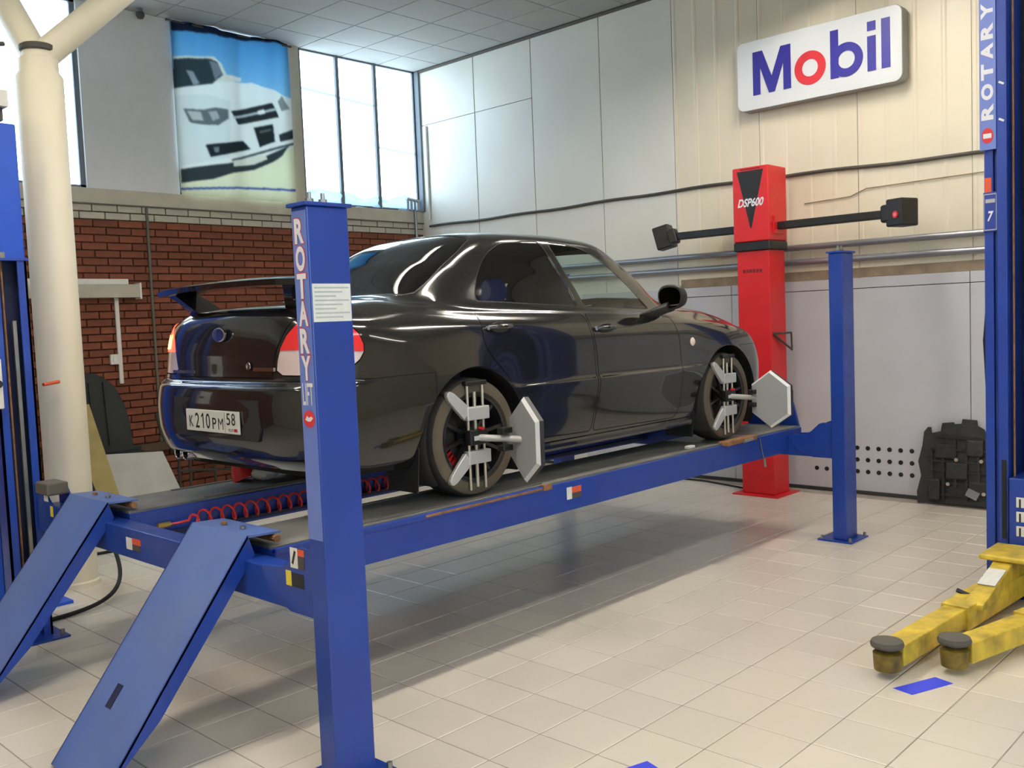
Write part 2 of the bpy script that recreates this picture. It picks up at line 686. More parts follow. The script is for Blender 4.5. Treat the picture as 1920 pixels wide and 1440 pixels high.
def lamp(x, y, place):
    m_tube = mat('fluorescent tube %.2f' % LAMPROW[y], rgb(255, 250, 240), 0.4, emit=LAMP_COLOR, estr=LAMP_POWER * LAMPROW[y])
    z = 4.665
    t = thing('ceiling_lamp', (x, y, 4.62), 'pendant fluorescent lamp, ' + place, 'lamp', 'fluorescent ceiling lamps')
    b = MB()
    for sgn in (-1, 1):
        b.add([(x - 0.80, y + sgn * 0.15, 4.62), (x + 0.80, y + sgn * 0.15, 4.62), (x + 0.80, y + sgn * 0.07, 4.72), (x - 0.80, y + sgn * 0.07, 4.72)], [(0, 1, 2, 3)])
        b.add([(x + sgn * 0.80, y - 0.15, 4.62), (x + sgn * 0.80, y + 0.15, 4.62), (x + sgn * 0.80, y + 0.07, 4.72), (x + sgn * 0.80, y - 0.07, 4.72)], [(0, 1, 2, 3)])
    b.box(x - 0.80, x + 0.80, y - 0.07, y + 0.07, 4.715, 4.76)
    b.build('reflector', m_lamp, t, fix=False)
    for e in (-0.6, 0.6):
        MB().cyl((x + e, y, 4.76), (x + e, y, HC), 0.006, 8).build('suspension_rod', m_galv, t)
    for s in (-1, 1):
        MB().cyl((x - 0.74, y + s * 0.045, z), (x + 0.74, y + s * 0.045, z), 0.019, 10).build('tube', m_tube, t, smooth=True)
        for e in (-1, 1):
            MB().box(x + e * 0.765 - 0.012, x + e * 0.765 + 0.012, y + s * 0.045 - 0.02, y + s * 0.045 + 0.02, z - 0.02, 4.715).build('tube_socket', m_lamp, t)


ROWN = {-1.9: 'row behind the camera', 0.8: 'row over the open floor', 3.45: 'row over the near runway', 6.2: 'row over the far lift posts'}
for ly, xs in ((-1.9, (-1.2, 1.5, 4.2, 6.85)), (0.8, (-1.2, 1.5, 4.2, 6.85)), (3.45, (-1.2, 1.5, 4.2, 6.85)), (6.2, (-1.2, 1.5, 4.2))):
    for k, lx in enumerate(xs):
        lamp(lx, ly, ('first', 'second', 'third', 'fourth')[k] + ' of the ' + ROWN[ly])

# ---- white round column with branching struts
m_col = mat('column cream paint', rgb(222, 214, 190), 0.5, noise=0.04, nscale=1.5)
cx, cy = 2.626, 6.835
prof = [(0.0, 3.70), (0.10, 3.70), (0.10, 3.66), (0.125, 3.64), (0.125, 3.56), (0.150, 3.52), (0.150, 0.04), (0.165, 0.03), (0.165, 0.0)]
colm = set_struct(MB().lathe(prof, (cx, cy, 0), (0, 0, 1), 40).build('column', m_col, smooth=True))
MB().tube([(cx + 0.02, cy, 3.66), (4.15, cy, HC + 0.01)], 0.095, 20).build('strut', m_col, colm, smooth=True)
MB().tube([(cx, cy + 0.02, 3.66), (cx - 0.1, 8.1, HC + 0.01)], 0.095, 20).build('strut', m_col, colm, smooth=True)
MB().lathe([(0.105, 3.69), (0.115, 3.70), (0.115, 3.73), (0.1, 3.74)], (cx, cy, 0), (0, 0, 1), 24).build('clamp_band', m_cable, colm)
# ================================================================ THE CAR
# car frame: x forward from the rear axle, y outwards to the car's right, z up from the runway
CX, CY, CZ = 3.448, 4.40, 0.82
WB, TR, RW = 2.525, 0.7425, 0.315
NET = [
 # 0 rear centre
 [(-.90,0,.24),(-.985,0,.30),(-1.01,0,.42),(-1.015,0,.54),(-1.0,0,.64),(-.95,0,.675),(-.945,0,.82),(-.915,0,.97),(-.87,0,1.035),(-.60,0,1.06),(-.36,0,1.075),(.0,0,1.265),(.36,0,1.41),(.55,0,1.435),(.65,0,1.44)],
 [(-.885,.42,.24),(-.965,.44,.30),(-.99,.45,.42),(-.995,.45,.54),(-.98,.45,.64),(-.935,.43,.675),(-.93,.42,.82),(-.90,.41,.965),(-.85,.40,1.03),(-.58,.39,1.057),(-.345,.38,1.072),(.01,.35,1.258),(.36,.31,1.403),(.55,.22,1.431),(.66,0,1.44)],
 [(-.80,.68,.24),(-.86,.72,.30),(-.885,.745,.42),(-.885,.75,.54),(-.87,.745,.64),(-.845,.715,.68),(-.83,.70,.82),(-.80,.68,.945),(-.74,.645,1.015),(-.50,.605,1.045),(-.30,.57,1.062),(.05,.52,1.245),(.37,.46,1.385),(.55,.32,1.423),(.70,0,1.441)],
 [(-.62,.775,.22),(-.64,.81,.28),(-.65,.835,.42),(-.65,.84,.54),(-.645,.835,.63),(-.63,.825,.68),(-.62,.815,.80),(-.60,.785,.925),(-.55,.735,.995),(-.38,.695,1.03),(-.22,.655,1.05),(.08,.595,1.22),(.385,.53,1.365),(.56,.38,1.417),(.75,0,1.442)],
 [(-.40,.77,.20),(-.40,.82,.27),(-.40,.855,.42),(-.40,.865,.54),(-.40,.865,.63),(-.40,.86,.69),(-.39,.845,.80),(-.37,.81,.91),(-.32,.765,.985),(-.22,.735,1.015),(-.12,.70,1.04),(.15,.63,1.205),(.42,.565,1.35),(.58,.42,1.413),(.80,0,1.443)],
 [(0,.75,.19),(0,.80,.26),(0,.855,.42),(0,.87,.54),(0,.872,.63),(0,.865,.70),(.005,.848,.80),(.01,.822,.90),(.02,.785,.965),(.05,.762,.997),(.08,.735,1.025),(.26,.655,1.19),(.48,.58,1.345),(.62,.43,1.41),(.85,0,1.444)],
 [(.40,.76,.17),(.40,.82,.22),(.40,.845,.40),(.40,.855,.54),(.40,.85,.63),(.40,.845,.70),(.40,.84,.80),(.40,.825,.89),(.40,.795,.95),(.41,.775,.982),(.42,.752,1.01),(.50,.665,1.19),(.60,.585,1.35),(.72,.43,1.412),(.92,0,1.445)],
 [(.95,.76,.17),(.95,.82,.22),(.95,.845,.40),(.95,.852,.54),(.95,.845,.63),(.95,.845,.70),(.95,.84,.80),(.95,.825,.875),(.95,.80,.935),(.95,.783,.965),(.95,.762,.99),(.95,.675,1.18),(.95,.59,1.35),(1.0,.43,1.412),(1.05,0,1.444)],
 [(1.5,.76,.17),(1.5,.82,.22),(1.5,.845,.40),(1.5,.852,.54),(1.5,.845,.63),(1.5,.845,.69),(1.5,.842,.78),(1.5,.828,.86),(1.5,.805,.925),(1.495,.79,.95),(1.49,.768,.97),(1.40,.685,1.165),(1.30,.595,1.335),(1.25,.43,1.40),(1.18,0,1.438)],
 [(2.0,.76,.17),(2.0,.82,.22),(2.0,.845,.40),(2.0,.853,.54),(2.0,.85,.62),(2.0,.847,.69),(2.0,.842,.77),(1.99,.825,.85),(1.98,.80,.91),(1.94,.775,.94),(1.88,.745,.965),(1.64,.67,1.165),(1.42,.585,1.325),(1.34,.42,1.395),(1.24,0,1.434)],
 [(2.525,.75,.19),(2.525,.80,.26),(2.525,.85,.42),(2.525,.865,.54),(2.525,.865,.62),(2.525,.858,.69),(2.525,.84,.77),(2.51,.81,.83),(2.47,.76,.875),(2.27,.735,.94),(2.0,.69,.985),(1.73,.62,1.165),(1.47,.545,1.32),(1.38,.38,1.39),(1.27,0,1.432)],
 [(2.93,.76,.19),(2.95,.80,.26),(2.95,.825,.42),(2.95,.83,.54),(2.95,.83,.60),(2.94,.825,.66),(2.93,.805,.73),(2.90,.77,.785),(2.85,.71,.825),(2.52,.66,.925),(2.08,.58,1.0),(1.79,.53,1.175),(1.51,.47,1.33),(1.41,.32,1.393),(1.29,0,1.431)],
 [(3.12,.66,.20),(3.18,.70,.26),(3.21,.71,.42),(3.21,.71,.52),(3.20,.70,.58),(3.18,.69,.63),(3.15,.67,.69),(3.11,.64,.735),(3.05,.58,.77),(2.62,.51,.925),(2.14,.42,1.012),(1.83,.38,1.18),(1.54,.34,1.34),(1.43,.24,1.397),(1.30,0,1.431)],
 [(3.30,.36,.20),(3.36,.38,.26),(3.395,.38,.42),(3.40,.38,.52),(3.39,.38,.58),(3.37,.37,.63),(3.34,.36,.68),(3.29,.35,.715),(3.22,.33,.745),(2.72,.28,.928),(2.18,.22,1.022),(1.86,.20,1.185),(1.555,.18,1.345),(1.44,.12,1.40),(1.31,0,1.431)],
 [(3.33,0,.20),(3.40,0,.26),(3.435,0,.42),(3.44,0,.52),(3.43,0,.58),(3.41,0,.63),(3.38,0,.68),(3.33,0,.715),(3.25,0,.745),(2.75,0,.932),(2.2,0,1.03),(1.875,0,1.19),(1.56,0,1.348),(1.45,0,1.402),(1.32,0,1.431)],
]
NET = np.array(NET, float)                       # stations x levels x 3
# proportions read off the photograph: squarer tail, taller and boxier greenhouse, lower belt line
for st_, (dx, dy) in {0: (-.015, 0), 1: (-.022, .01), 2: (-.045, .032), 3: (-.035, .012)}.items():
    NET[st_, :8, 0] += dx
    NET[st_, :8, 1] += dy
for st_ in range(len(NET)):
    NET[st_, 12:, 2] += (.028, .026, .024)
    NET[st_, 11, 2] += .012
    if 3 <= st_ <= 10:
        k_ = 1.0 if 4 < st_ < 10 else .5
        NET[st_, 12, 2] += .012 * k_
        NET[st_, 12, 1] -= .008 * k_
        NET[st_, 13, 2] += .006 * k_
        NET[st_, 8:11, 2] += np.array([-.016, -.022, -.024]) * k_
    if 6 <= st_ <= 9:
        NET[st_, 3, 1:] = (.860, .545)
        NET[st_, 4, 1:] = (.847, .575)
NS, NL = NET.shape[:2]
_du = np.linalg.norm(np.diff(NET[:, 3:9], axis=0), axis=2).mean(1)
_dv = np.linalg.norm(np.diff(NET[1:13], axis=1), axis=2).mean(0)
UK = np.concatenate([[0], np.cumsum(np.maximum(_du, 0.12))])
VK = np.concatenate([[0], np.cumsum(np.maximum(_dv, 0.05))])


def makima(xk, yk, xq):
    """modified Akima spline along axis 0 of yk"""
    h_ = np.diff(xk)
    d = np.diff(yk, axis=0) / h_.reshape(-1, *([1] * (yk.ndim - 1)))
    d = np.concatenate([[2 * (2 * d[0] - d[1]) - d[0]], [2 * d[0] - d[1]], d, [2 * d[-1] - d[-2]], [2 * (2 * d[-1] - d[-2]) - d[-1]]])
    w1 = np.abs(d[3:] - d[2:-1]) + np.abs(d[3:] + d[2:-1]) / 2
    w2 = np.abs(d[1:-2] - d[:-3]) + np.abs(d[1:-2] + d[:-3]) / 2
    sl = (w1 * d[1:-2] + w2 * d[2:-1]) / np.maximum(w1 + w2, 1e-12)
    i = np.clip(np.searchsorted(xk, xq, side='right') - 1, 0, len(xk) - 2)
    sh = (-1,) + (1,) * (yk.ndim - 1)
    t = ((xq - xk[i]) / h_[i]).reshape(sh)
    hh = h_[i].reshape(sh)
    return (yk[i] * (1 + 2 * t) * (1 - t) ** 2 + hh * sl[i] * t * (1 - t) ** 2 + yk[i + 1] * t * t * (3 - 2 * t) + hh * sl[i + 1] * t * t * (t - 1))


_mir = np.array([1, -1, 1.])
_ext = np.concatenate([NET[2:0:-1] * _mir, NET, NET[-2:-4:-1] * _mir])
_uext = np.concatenate([-UK[2:0:-1], UK, 2 * UK[-1] - UK[-2:-4:-1]])
NU, NV = 361, 281
UG = np.linspace(0, UK[-1], NU)
VG = np.linspace(0, VK[-1], NV)
_t = makima(_uext, _ext, UG)                     # NU x NL x 3
TAB = makima(VK, np.swapaxes(_t, 0, 1), VG)      # NV x NU x 3
TAB = np.swapaxes(TAB, 0, 1)                     # NU x NV x 3
# smooth the table a little along u so that reflections run clean
for _ in range(3):
    T2 = TAB.copy()
    T2[2:-2] = (TAB[:-4] + 4 * TAB[1:-3] + 6 * TAB[2:-2] + 4 * TAB[3:-1] + TAB[4:]) / 16
    TAB = T2
_dU = np.gradient(TAB, UG, axis=0)
_dV = np.gradient(TAB, VG, axis=1)
NRM = np.cross(_dU, _dV)
NRM /= np.maximum(np.linalg.norm(NRM, axis=2, keepdims=True), 1e-9)
if NRM[NU // 2, NV // 4, 1] < 0:
    NRM = -NRM
NRM[:, -1] = (0, 0, 1)


def samp(A, u, v):
    u = np.clip(np.asarray(u, float) / UG[-1] * (NU - 1), 0, NU - 1.0001)
    v = np.clip(np.asarray(v, float) / VG[-1] * (NV - 1), 0, NV - 1.0001)
    i, j = u.astype(int), v.astype(int)
    a, b = (u - i)[..., None], (v - j)[..., None]
    return A[i, j] * (1 - a) * (1 - b) + A[i + 1, j] * a * (1 - b) + A[i, j + 1] * (1 - a) * b + A[i + 1, j + 1] * a * b


_flat = TAB.reshape(-1, 3)


def inv(P, wgt=(1, .15, 1), urange=None):
    """nearest (u,v) on the body to approximate points, weighted by axis"""
    P = np.asarray(P, float)
    wgt = np.array(wgt)
    F = _flat * wgt
    msk = None
    if urange is not None:
        uu = np.repeat(np.arange(NU), NV)
        bad = (UG[uu] < urange[0]) | (UG[uu] > urange[1])
        F = F.copy()
        F[bad] = 99
    out = []
    for p in P * wgt:
        k = int(((F - p) ** 2).sum(1).argmin())
        i, j = divmod(k, NV)
        u, v = UG[i], VG[j]
        du, dv = UG[1], VG[1]
        for _ in range(3):
            s0 = samp(TAB, u, v) * wgt
            ju = (samp(TAB, u + du, v) - samp(TAB, u - du, v)) * wgt / (2 * du)
            jv = (samp(TAB, u, v + dv) - samp(TAB, u, v - dv)) * wgt / (2 * dv)
            st = np.linalg.lstsq(np.stack([ju, jv], 1), p - s0, rcond=None)[0]
            st = np.clip(st, -2 * du, 2 * du)
            u, v = float(np.clip(u + st[0], 0, UG[-1])), float(np.clip(v + st[1], 0, VG[-1]))
        out.append((u, v))
    return out


def dens(pts, step, closed=True):
    out = []
    n = len(pts)
    for i in range(n if closed else n - 1):
        a, b = np.array(pts[i], float), np.array(pts[(i + 1) % n], float)
        k = max(1, int(np.linalg.norm(b - a) / step))
        out += [tuple(a + (b - a) * t / k) for t in range(k)]
    return out


def chaikin(pts, n=2):
    for _ in range(n):
        q = []
        for i in range(len(pts)):
            a, b = np.array(pts[i], float), np.array(pts[(i + 1) % len(pts)], float)
            q += [tuple(a * .75 + b * .25), tuple(a * .25 + b * .75)]
        pts = q
    return pts


def inset(poly, d):
    """move a (u,v) loop inwards by d"""
    P = np.array(poly)
    area = 0.5 * np.sum(P[:, 0] * np.roll(P[:, 1], -1) - np.roll(P[:, 0], -1) * P[:, 1])
    t = np.roll(P, -1, 0) - np.roll(P, 1, 0)
    t /= np.maximum(np.linalg.norm(t, axis=1, keepdims=True), 1e-9)
    nn = np.stack([-t[:, 1], t[:, 0]], 1) * (1 if area > 0 else -1)
    return [tuple(p) for p in P + nn * d]


def inpoly(P, poly):
    x, y = P[:, 0], P[:, 1]
    poly = np.array(poly)
    r = np.zeros(len(P), bool)
    j = len(poly) - 1
    for i in range(len(poly)):
        xi, yi = poly[i]
        xj, yj = poly[j]
        c = ((yi > y) != (yj > y)) & (x < (xj - xi) * (y - yi) / (yj - yi + 1e-15) + xi)
        r ^= c
        j = i
    return r


def side(pts, step=.03, rnd=0, yy=.8):
    if rnd:
        pts = chaikin(dens(pts, .07), 2)
    return inv([(x, yy, z) for x, z in dens(pts, step)], (1, .1, 1), (UK[3] - .1, UK[11] + .1))


def UVp(pts, rnd=0, step=.04):
    """points given as (station, level) -> (u,v)"""
    q = [(float(np.interp(s, range(NS), UK)) + 5 * (min(s, 0) + max(s - NS + 1, 0)), float(np.interp(l, range(NL), VK)) + 5 * min(l, 0)) for s, l in pts]
    if rnd:
        q = chaikin(q, rnd)
    return dens(q, step)


ARCH = 0.362


def arch(x0):
    pts = [(x0 + ARCH * math.cos(a), .318 + (ARCH + .008) * math.sin(a)) for a in np.linspace(0, 2 * math.pi, 64, endpoint=False)]
    pts = [(x, max(z, 0.12)) for x, z in pts]
    loop = inv([(x, .85, z) for x, z in pts], (1, .02, 1), (UK[3] - .2, UK[12] + .1))
    return loop


FEAT = []   # name, outer loop, inner loop (or None), band treatment
FEAT.append(('hole', arch(0.0), None, None))
FEAT.append(('hole', arch(WB), None, None))
win_r = side([(.15, 1.03), (.19, 1.12), (.27, 1.225), (.37, 1.31), (.50, 1.37), (.70, 1.387), (.845, 1.388), (.89, 1.26), (.965, 1.09), (1.0, .986)], .025, 1)
win_f = side([(.895, 1.388), (1.08, 1.382), (1.23, 1.352), (1.40, 1.25), (1.57, 1.11), (1.73, .955), (1.40, .968), (1.05, .98), (1.01, 1.09), (.94, 1.26)], .025, 1)
FEAT.append(('window', win_r, inset(win_r, .012), 'seal'))
FEAT.append(('front_window', win_f, inset(win_f, .014), 'seal'))
ws = UVp([(9.75, 10.1), (9.7, 10.6), (9.6, 11.5), (9.62, 11.9), (10.5, 12.0), (12, 12.02), (14.02, 12.05), (14.02, 10.12), (12, 10.1), (10.6, 10.08)])
FEAT.append(('windscreen', ws, inset(ws, .02), 'seal'))
rw = UVp([(-.02, 10.1), (-.02, 12.0), (1, 12.0), (2.0, 11.97), (2.55, 11.85), (2.75, 11.4), (2.70, 10.6), (2.55, 10.25), (2.2, 10.12), (1, 10.1)])
FEAT.append(('rear_window', rw, inset(rw, .02), 'seal'))
tl = UVp([(1.12, 5.2), (1.2, 5.9), (1.42, 6.7), (1.8, 7.4), (2.25, 7.35), (2.75, 6.85), (2.92, 6.1), (2.75, 5.55), (2.4, 5.22), (1.7, 5.15)], 1, .03)
FEAT.append(('tail_lamp', tl, inset(tl, .005), 'gap'))
hl = UVp([(11.35, 6.9), (11.6, 7.3), (12.3, 7.3), (12.8, 7.1), (12.75, 6.1), (12.3, 5.8), (11.6, 6.0)], 1, .03)
FEAT.append(('headlamp', hl, inset(hl, .005), 'gap'))
gr = UVp([(13.1, 6.9), (13.1, 5.9), (14.02, 5.7), (14.02, 7.1)], 0, .03)
FEAT.append(('grille', gr, inset(gr, .005), 'gap'))
pl = UVp([(-.02, 2.05), (-.02, 3.75), (.80, 3.75), (.88, 3.5), (.88, 2.3), (.82, 2.05)], 0, .02)
dr = side([(.10, .985), (.085, .80), (.14, .72), (.27, .60), (.37, .47), (.42, .33), (.46, .245), (.98, .235), (1.035, .50), (1.02, .75), (.985, .945)], .03, 1)
FEAT.append(('door', dr, inset(dr, .0045), 'gap'))
df = side([(1.00, .945), (1.035, .75), (1.05, .50), (.995, .235), (1.88, .225), (1.93, .30), (1.95, .55), (1.93, .80), (1.88, .905)], .03, 1)
FEAT.append(('door', df, inset(df, .0045), 'gap'))
tk = UVp([(-.02, 5.1), (-.02, 9.93), (1, 9.93), (1.9, 9.9), (2.05, 9.6), (2.0, 8.6), (1.75, 7.7), (1.45, 7.0), (1.15, 5.9), (1.04, 5.1)], 0, .03)
FEAT.append(('boot_lid', tk, inset(tk, .004), 'gap'))
rb = UVp([(-.02, -.02), (-.02, 4.98), (1.2, 4.98), (2.4, 4.98), (3.0, 4.9), (4.3, 4.75), (4.3, -.02)], 0, .03)
FEAT.append(('rear_bumper', rb, inset(rb, .003), 'gap'))
fb = UVp([(14.02, -.02), (14.02, 5.6), (13, 5.75), (12.2, 5.6), (11.2, 5.3), (10.4, 4.9), (10.4, -.02)], 0, .03)
FEAT.append(('front_bumper', fb, inset(fb, .003), 'gap'))
hd = UVp([(14.02, 7.3), (14.02, 9.85), (12, 9.83), (10.6, 9.78), (10.35, 9.4), (10.9, 8.6), (11.5, 7.9), (12.5, 7.45), (13.1, 7.25)], 0, .04)
FEAT.append(('bonnet', hd, inset(hd, .004), 'gap'))

# ---- triangulate the whole right half in (u,v) with every feature edge as a constraint
pts, edges = [], []
SPL = [(float(a), float(VK[6])) for a in np.linspace(np.interp(.9, range(NS), UK), np.interp(3.1, range(NS), UK), 50)]
gu = np.linspace(0, UG[-1], 150)
gv = np.linspace(0, VG[-1], 84)
loops = [l for ft in FEAT for l in (ft[1], ft[2]) if l]
lp = np.concatenate([np.array(l) for l in loops] + [np.array(SPL)])
for i, u in enumerate(gu):
    for j, v in enumerate(gv):
        e = i in (0, len(gu) - 1) or j in (0, len(gv) - 1)
        if not e:
            d2 = ((lp[:, 0] - u) ** 2 + (lp[:, 1] - v) ** 2).min()
            if d2 < 0.008 ** 2:
                continue
        pts.append((float(u), float(v)))
for l in loops:
    n0 = len(pts)
    l = [(min(max(u, 0), float(UG[-1])), min(max(v, 0), float(VG[-1]))) for u, v in l]
    pts += l
    edges += [(n0 + i, n0 + (i + 1) % len(l)) for i in range(len(l))]
n0 = len(pts)
pts += SPL
edges += [(n0 + i, n0 + i + 1) for i in range(len(SPL) - 1)]
r = delaunay_2d_cdt([Vector(p) for p in pts], edges, [], 0, 1e-5)
cv = np.array([p[:] for p in r[0]])
tri = np.array([f for f in r[2] if len(f) == 3])
cen = cv[tri].mean(1)
P3 = samp(TAB, cv[:, 0], cv[:, 1])
N3 = samp(NRM, cv[:, 0], cv[:, 1])
N3 /= np.maximum(np.linalg.norm(N3, axis=1, keepdims=True), 1e-9)
P3[np.abs(cv[:, 0]) < 1e-6, 1] = 0
P3[np.abs(cv[:, 0] - UG[-1]) < 1e-6, 1] = 0
cls = np.full(len(tri), -1)
for k, (nm, lo, li, band) in enumerate(FEAT):
    free = cls == -1
    ins = inpoly(cen, lo) & free
    cls[ins] = 100 + k if li else 200
    if li:
        cls[inpoly(cen, li) & ins] = k


def carworld(p, mirror):
    p = np.asarray(p, float)
    return np.stack([CX + p[..., 0], CY + (p[..., 1] if mirror else -p[..., 1]), CZ + p[..., 2]], -1)


# mirror=False is the car's right side (towards the camera): world y = CY - y
car = thing('sedan_car', (CX + 1.2, CY, CZ), 'black glossy sedan with rear wing parked on the blue four-post lift', 'car')


def surf_part(name, tris, m, parent, mirrors, off=0.0, thick=0.0):
    vs, fs, ns = [], [], []
    for mir in mirrors:
        used = np.unique(tris)
        ix = {int(k): i + len(vs) for i, k in enumerate(used)}
        q = carworld(P3[used] + N3[used] * off, mir)
        nq = N3[used] * np.array([1, 1 if mir else -1, 1])
        for t in tris:
            a, b, c = (ix[int(k)] for k in t)
            fs.append((a, b, c))
        vs += [tuple(x) for x in q]
        ns += [tuple(x) for x in nq]
    # orient every face along its normal
    V = np.array(vs)
    Nn = np.array(ns)
    F = np.array(fs)
    g = np.cross(V[F[:, 1]] - V[F[:, 0]], V[F[:, 2]] - V[F[:, 0]])
    flip = (g * Nn[F].mean(1)).sum(1) < 0
    F[flip] = F[flip][:, ::-1]
    b = MB()
    b.v = [tuple(x) for x in V]
    b.f = [tuple(int(i) for i in x) for x in F]
    o = b.build(name, m, parent, smooth=False, fix=False)
    o.data.polygons.foreach_set('use_smooth', [True] * len(o.data.polygons))
    o.data.normals_split_custom_set_from_vertices([Vector(n_) for n_ in Nn])
    if thick:
        sd = o.modifiers.new('thickness', 'SOLIDIFY')
        sd.thickness = thick
        sd.offset = -1
    return o


m_paint = mat('black car paint', (0.0075, 0.0075, 0.0085, 1), 0.16, coat=1.0, spec=0.25, dust=(0.06, 0.056, 0.05, 1), dustscale=1.3, dustamt=0.13)
m_tint = mat('dark tinted glass', (0.004, 0.004, 0.005, 1), 0.03, spec=0.6)
m_clear = glass_mat('car side glass', (0.86, 0.95, 0.92), 0.92)
m_seal = mat('window seal black', (0.008, 0.008, 0.008, 1), 0.5)
m_trimb = mat('unpainted trim black', (0.012, 0.012, 0.012, 1), 0.55)
m_chrome = mat('chrome', rgb(200, 200, 205), 0.12, metal=1.0)
m_redlens = mat('tail lamp red lens', rgb(215, 40, 45), 0.12, coat=0.5)
m_lit = mat('tail lamp lit red', rgb(255, 60, 40), 0.2, emit=(1.0, 0.10, 0.05), estr=2.2)
m_litc = mat('tail lamp bulb glow', rgb(255, 180, 90), 0.2, emit=(1.0, 0.42, 0.12), estr=6.0)
m_clens = mat('tail lamp clear lens', rgb(206, 186, 184), 0.12, coat=0.5)
m_hlens = mat('headlamp lens', rgb(170, 175, 180), 0.08, coat=1.0, metal=0.4)
m_under = mat('underbody black', (0.012, 0.011, 0.010, 1), 0.85)
m_seat = mat('seat fabric black', (0.015, 0.015, 0.017, 1), 0.9)
m_tyre = mat('tyre rubber dusty', rgb(44, 41, 37), 0.85, noise=0.3, nscale=14)
m_tread = mat('tyre sidewall dust brown', rgb(92, 82, 68), 0.9, noise=0.2, nscale=8)
m_rim = mat('rim black satin', (0.012, 0.012, 0.013, 1), 0.3, coat=0.3)
m_disc = mat('brake disc iron', rgb(90, 85, 80), 0.4, metal=0.8)
m_cal = mat('brake caliper red', rgb(190, 24, 22), 0.4)

body_t = tri[cls == -1]
surf_part('body_shell', body_t, m_paint, car, (False, True), thick=0.0)
for k, (nm, lo, li, band) in enumerate(FEAT):
    if nm in ('hole', 'tail_lamp'):
        continue
    t = tri[cls == k]
    m = m_paint
    off = 0.0
    if nm in ('window', 'rear_window'):
        m, off = m_tint, -0.004
    elif nm in ('front_window', 'windscreen'):
        m, off = m_clear, -0.004
    elif nm == 'headlamp':
        m = m_hlens
    elif nm == 'grille':
        m = m_trimb
    whole = nm in ('windscreen', 'rear_window', 'boot_lid', 'rear_bumper', 'front_bumper', 'bonnet', 'grille')
    for ms in ([(False, True)] if whole else [(False,), (True,)]):
        o = surf_part('side_window' if nm in ('window', 'front_window') else nm, t, m, car, ms, off)
        if nm == 'door':
            o['face'] = 0
            FEATDOOR = o
            if not ms[0]:
                pass
        if band == 'seal':
            tb_ = tri[cls == 100 + k]
            surf_part('window_seal', tb_, m_seal, o, ms, -0.002)
# tail lamps: lens split into a lit red top and a clear lower half
k = [i for i, ft in enumerate(FEAT) if ft[0] == 'tail_lamp'][0]
tlt = tri[cls == k]
tc_ = P3[tlt].mean(1)
for mir, lab in ((True, 'lit red tail lamp'), (False, 'tail lamp beside the blue post')):
    base = surf_part('tail_lamp', tlt, m_clens, car, (mir,), 0.0)
    base['label'] = lab
    up = tlt[cv[tlt].mean(1)[:, 1] > VK[6]]
    surf_part('red_lens', up, m_lit if mir else m_redlens, base, (mir,), 0.003)
    if mir:
        lt = tlt[(tc_[:, 2] > .845) & (tc_[:, 2] < .90) & (tc_[:, 1] > .60) & (tc_[:, 1] < .72)]
        surf_part('bulb_glow', lt, m_litc, base, (mir,), 0.005)
# inner liner just behind the panel gaps
lu = np.linspace(0, UG[-1], 110)
lv = np.linspace(0.02, float(VK[10]) - .03, 26)
LP = samp(TAB, *np.meshgrid(lu, lv, indexing='ij')) - samp(NRM, *np.meshgrid(lu, lv, indexing='ij')) * 0.014
for mir in (False, True):
    b = MB()
    q = carworld(LP, mir)
    b.v = [tuple(x) for x in q.reshape(-1, 3)]
    n = len(lv)
    for i in range(len(lu) - 1):
        for j in range(n - 1):
            c_ = LP[i:i + 2, j:j + 2].reshape(-1, 3).mean(0)
            if min(math.hypot(c_[0], c_[2] - .318), math.hypot(c_[0] - WB, c_[2] - .318)) < ARCH + .04 and c_[1] > .5:
                continue
            b.f.append((i * n + j, (i + 1) * n + j, (i + 1) * n + j + 1, i * n + j + 1))
    b.build('inner_liner', m_under, car, fix=False)
    # wheel wells
    sgn = 1 if mir else -1
    for x0 in (0.0, WB):
        wv = MB()
        na = 40
        ring = []
        for yy_, rr in ((.862, ARCH + .002), (.84, ARCH + .016), (.50, ARCH + .016), (.48, .04)):
            for i in range(na + 1):
                a = -0.62 + (math.pi + 1.24) * i / na
                wv.v.append((CX + x0 + rr * math.cos(a), CY + sgn * yy_, CZ + .318 + rr * math.sin(a)))
        for s_ in range(3):
            for i in range(na):
                wv.f.append((s_ * (na + 1) + i, s_ * (na + 1) + i + 1, (s_ + 1) * (na + 1) + i + 1, (s_ + 1) * (na + 1) + i))
        wv.build('wheel_well', m_under, car, smooth=True, fix=False)
# headliner following the roof
hu = np.linspace(0, UG[-1], 60)
hv = np.linspace(float(VK[12]) - .02, VG[-1], 12)
HP = samp(TAB, *np.meshgrid(hu, hv, indexing='ij')) - samp(NRM, *np.meshgrid(hu, hv, indexing='ij')) * 0.02
b = MB()
for mir in (False, True):
    q = carworld(HP, mir)
    n0 = len(b.v)
    b.v += [tuple(x) for x in q.reshape(-1, 3)]
    for i in range(len(hu) - 1):
        for j in range(len(hv) - 1):
            k = n0 + i * len(hv) + j
            b.f.append((k, k + len(hv), k + len(hv) + 1, k + 1))
b.build('headliner', m_seat, car, fix=False)


def cw(x, y, z):
    """car frame to world; y>0 is the car's right side"""
    return (CX + x, CY - y, CZ + z)


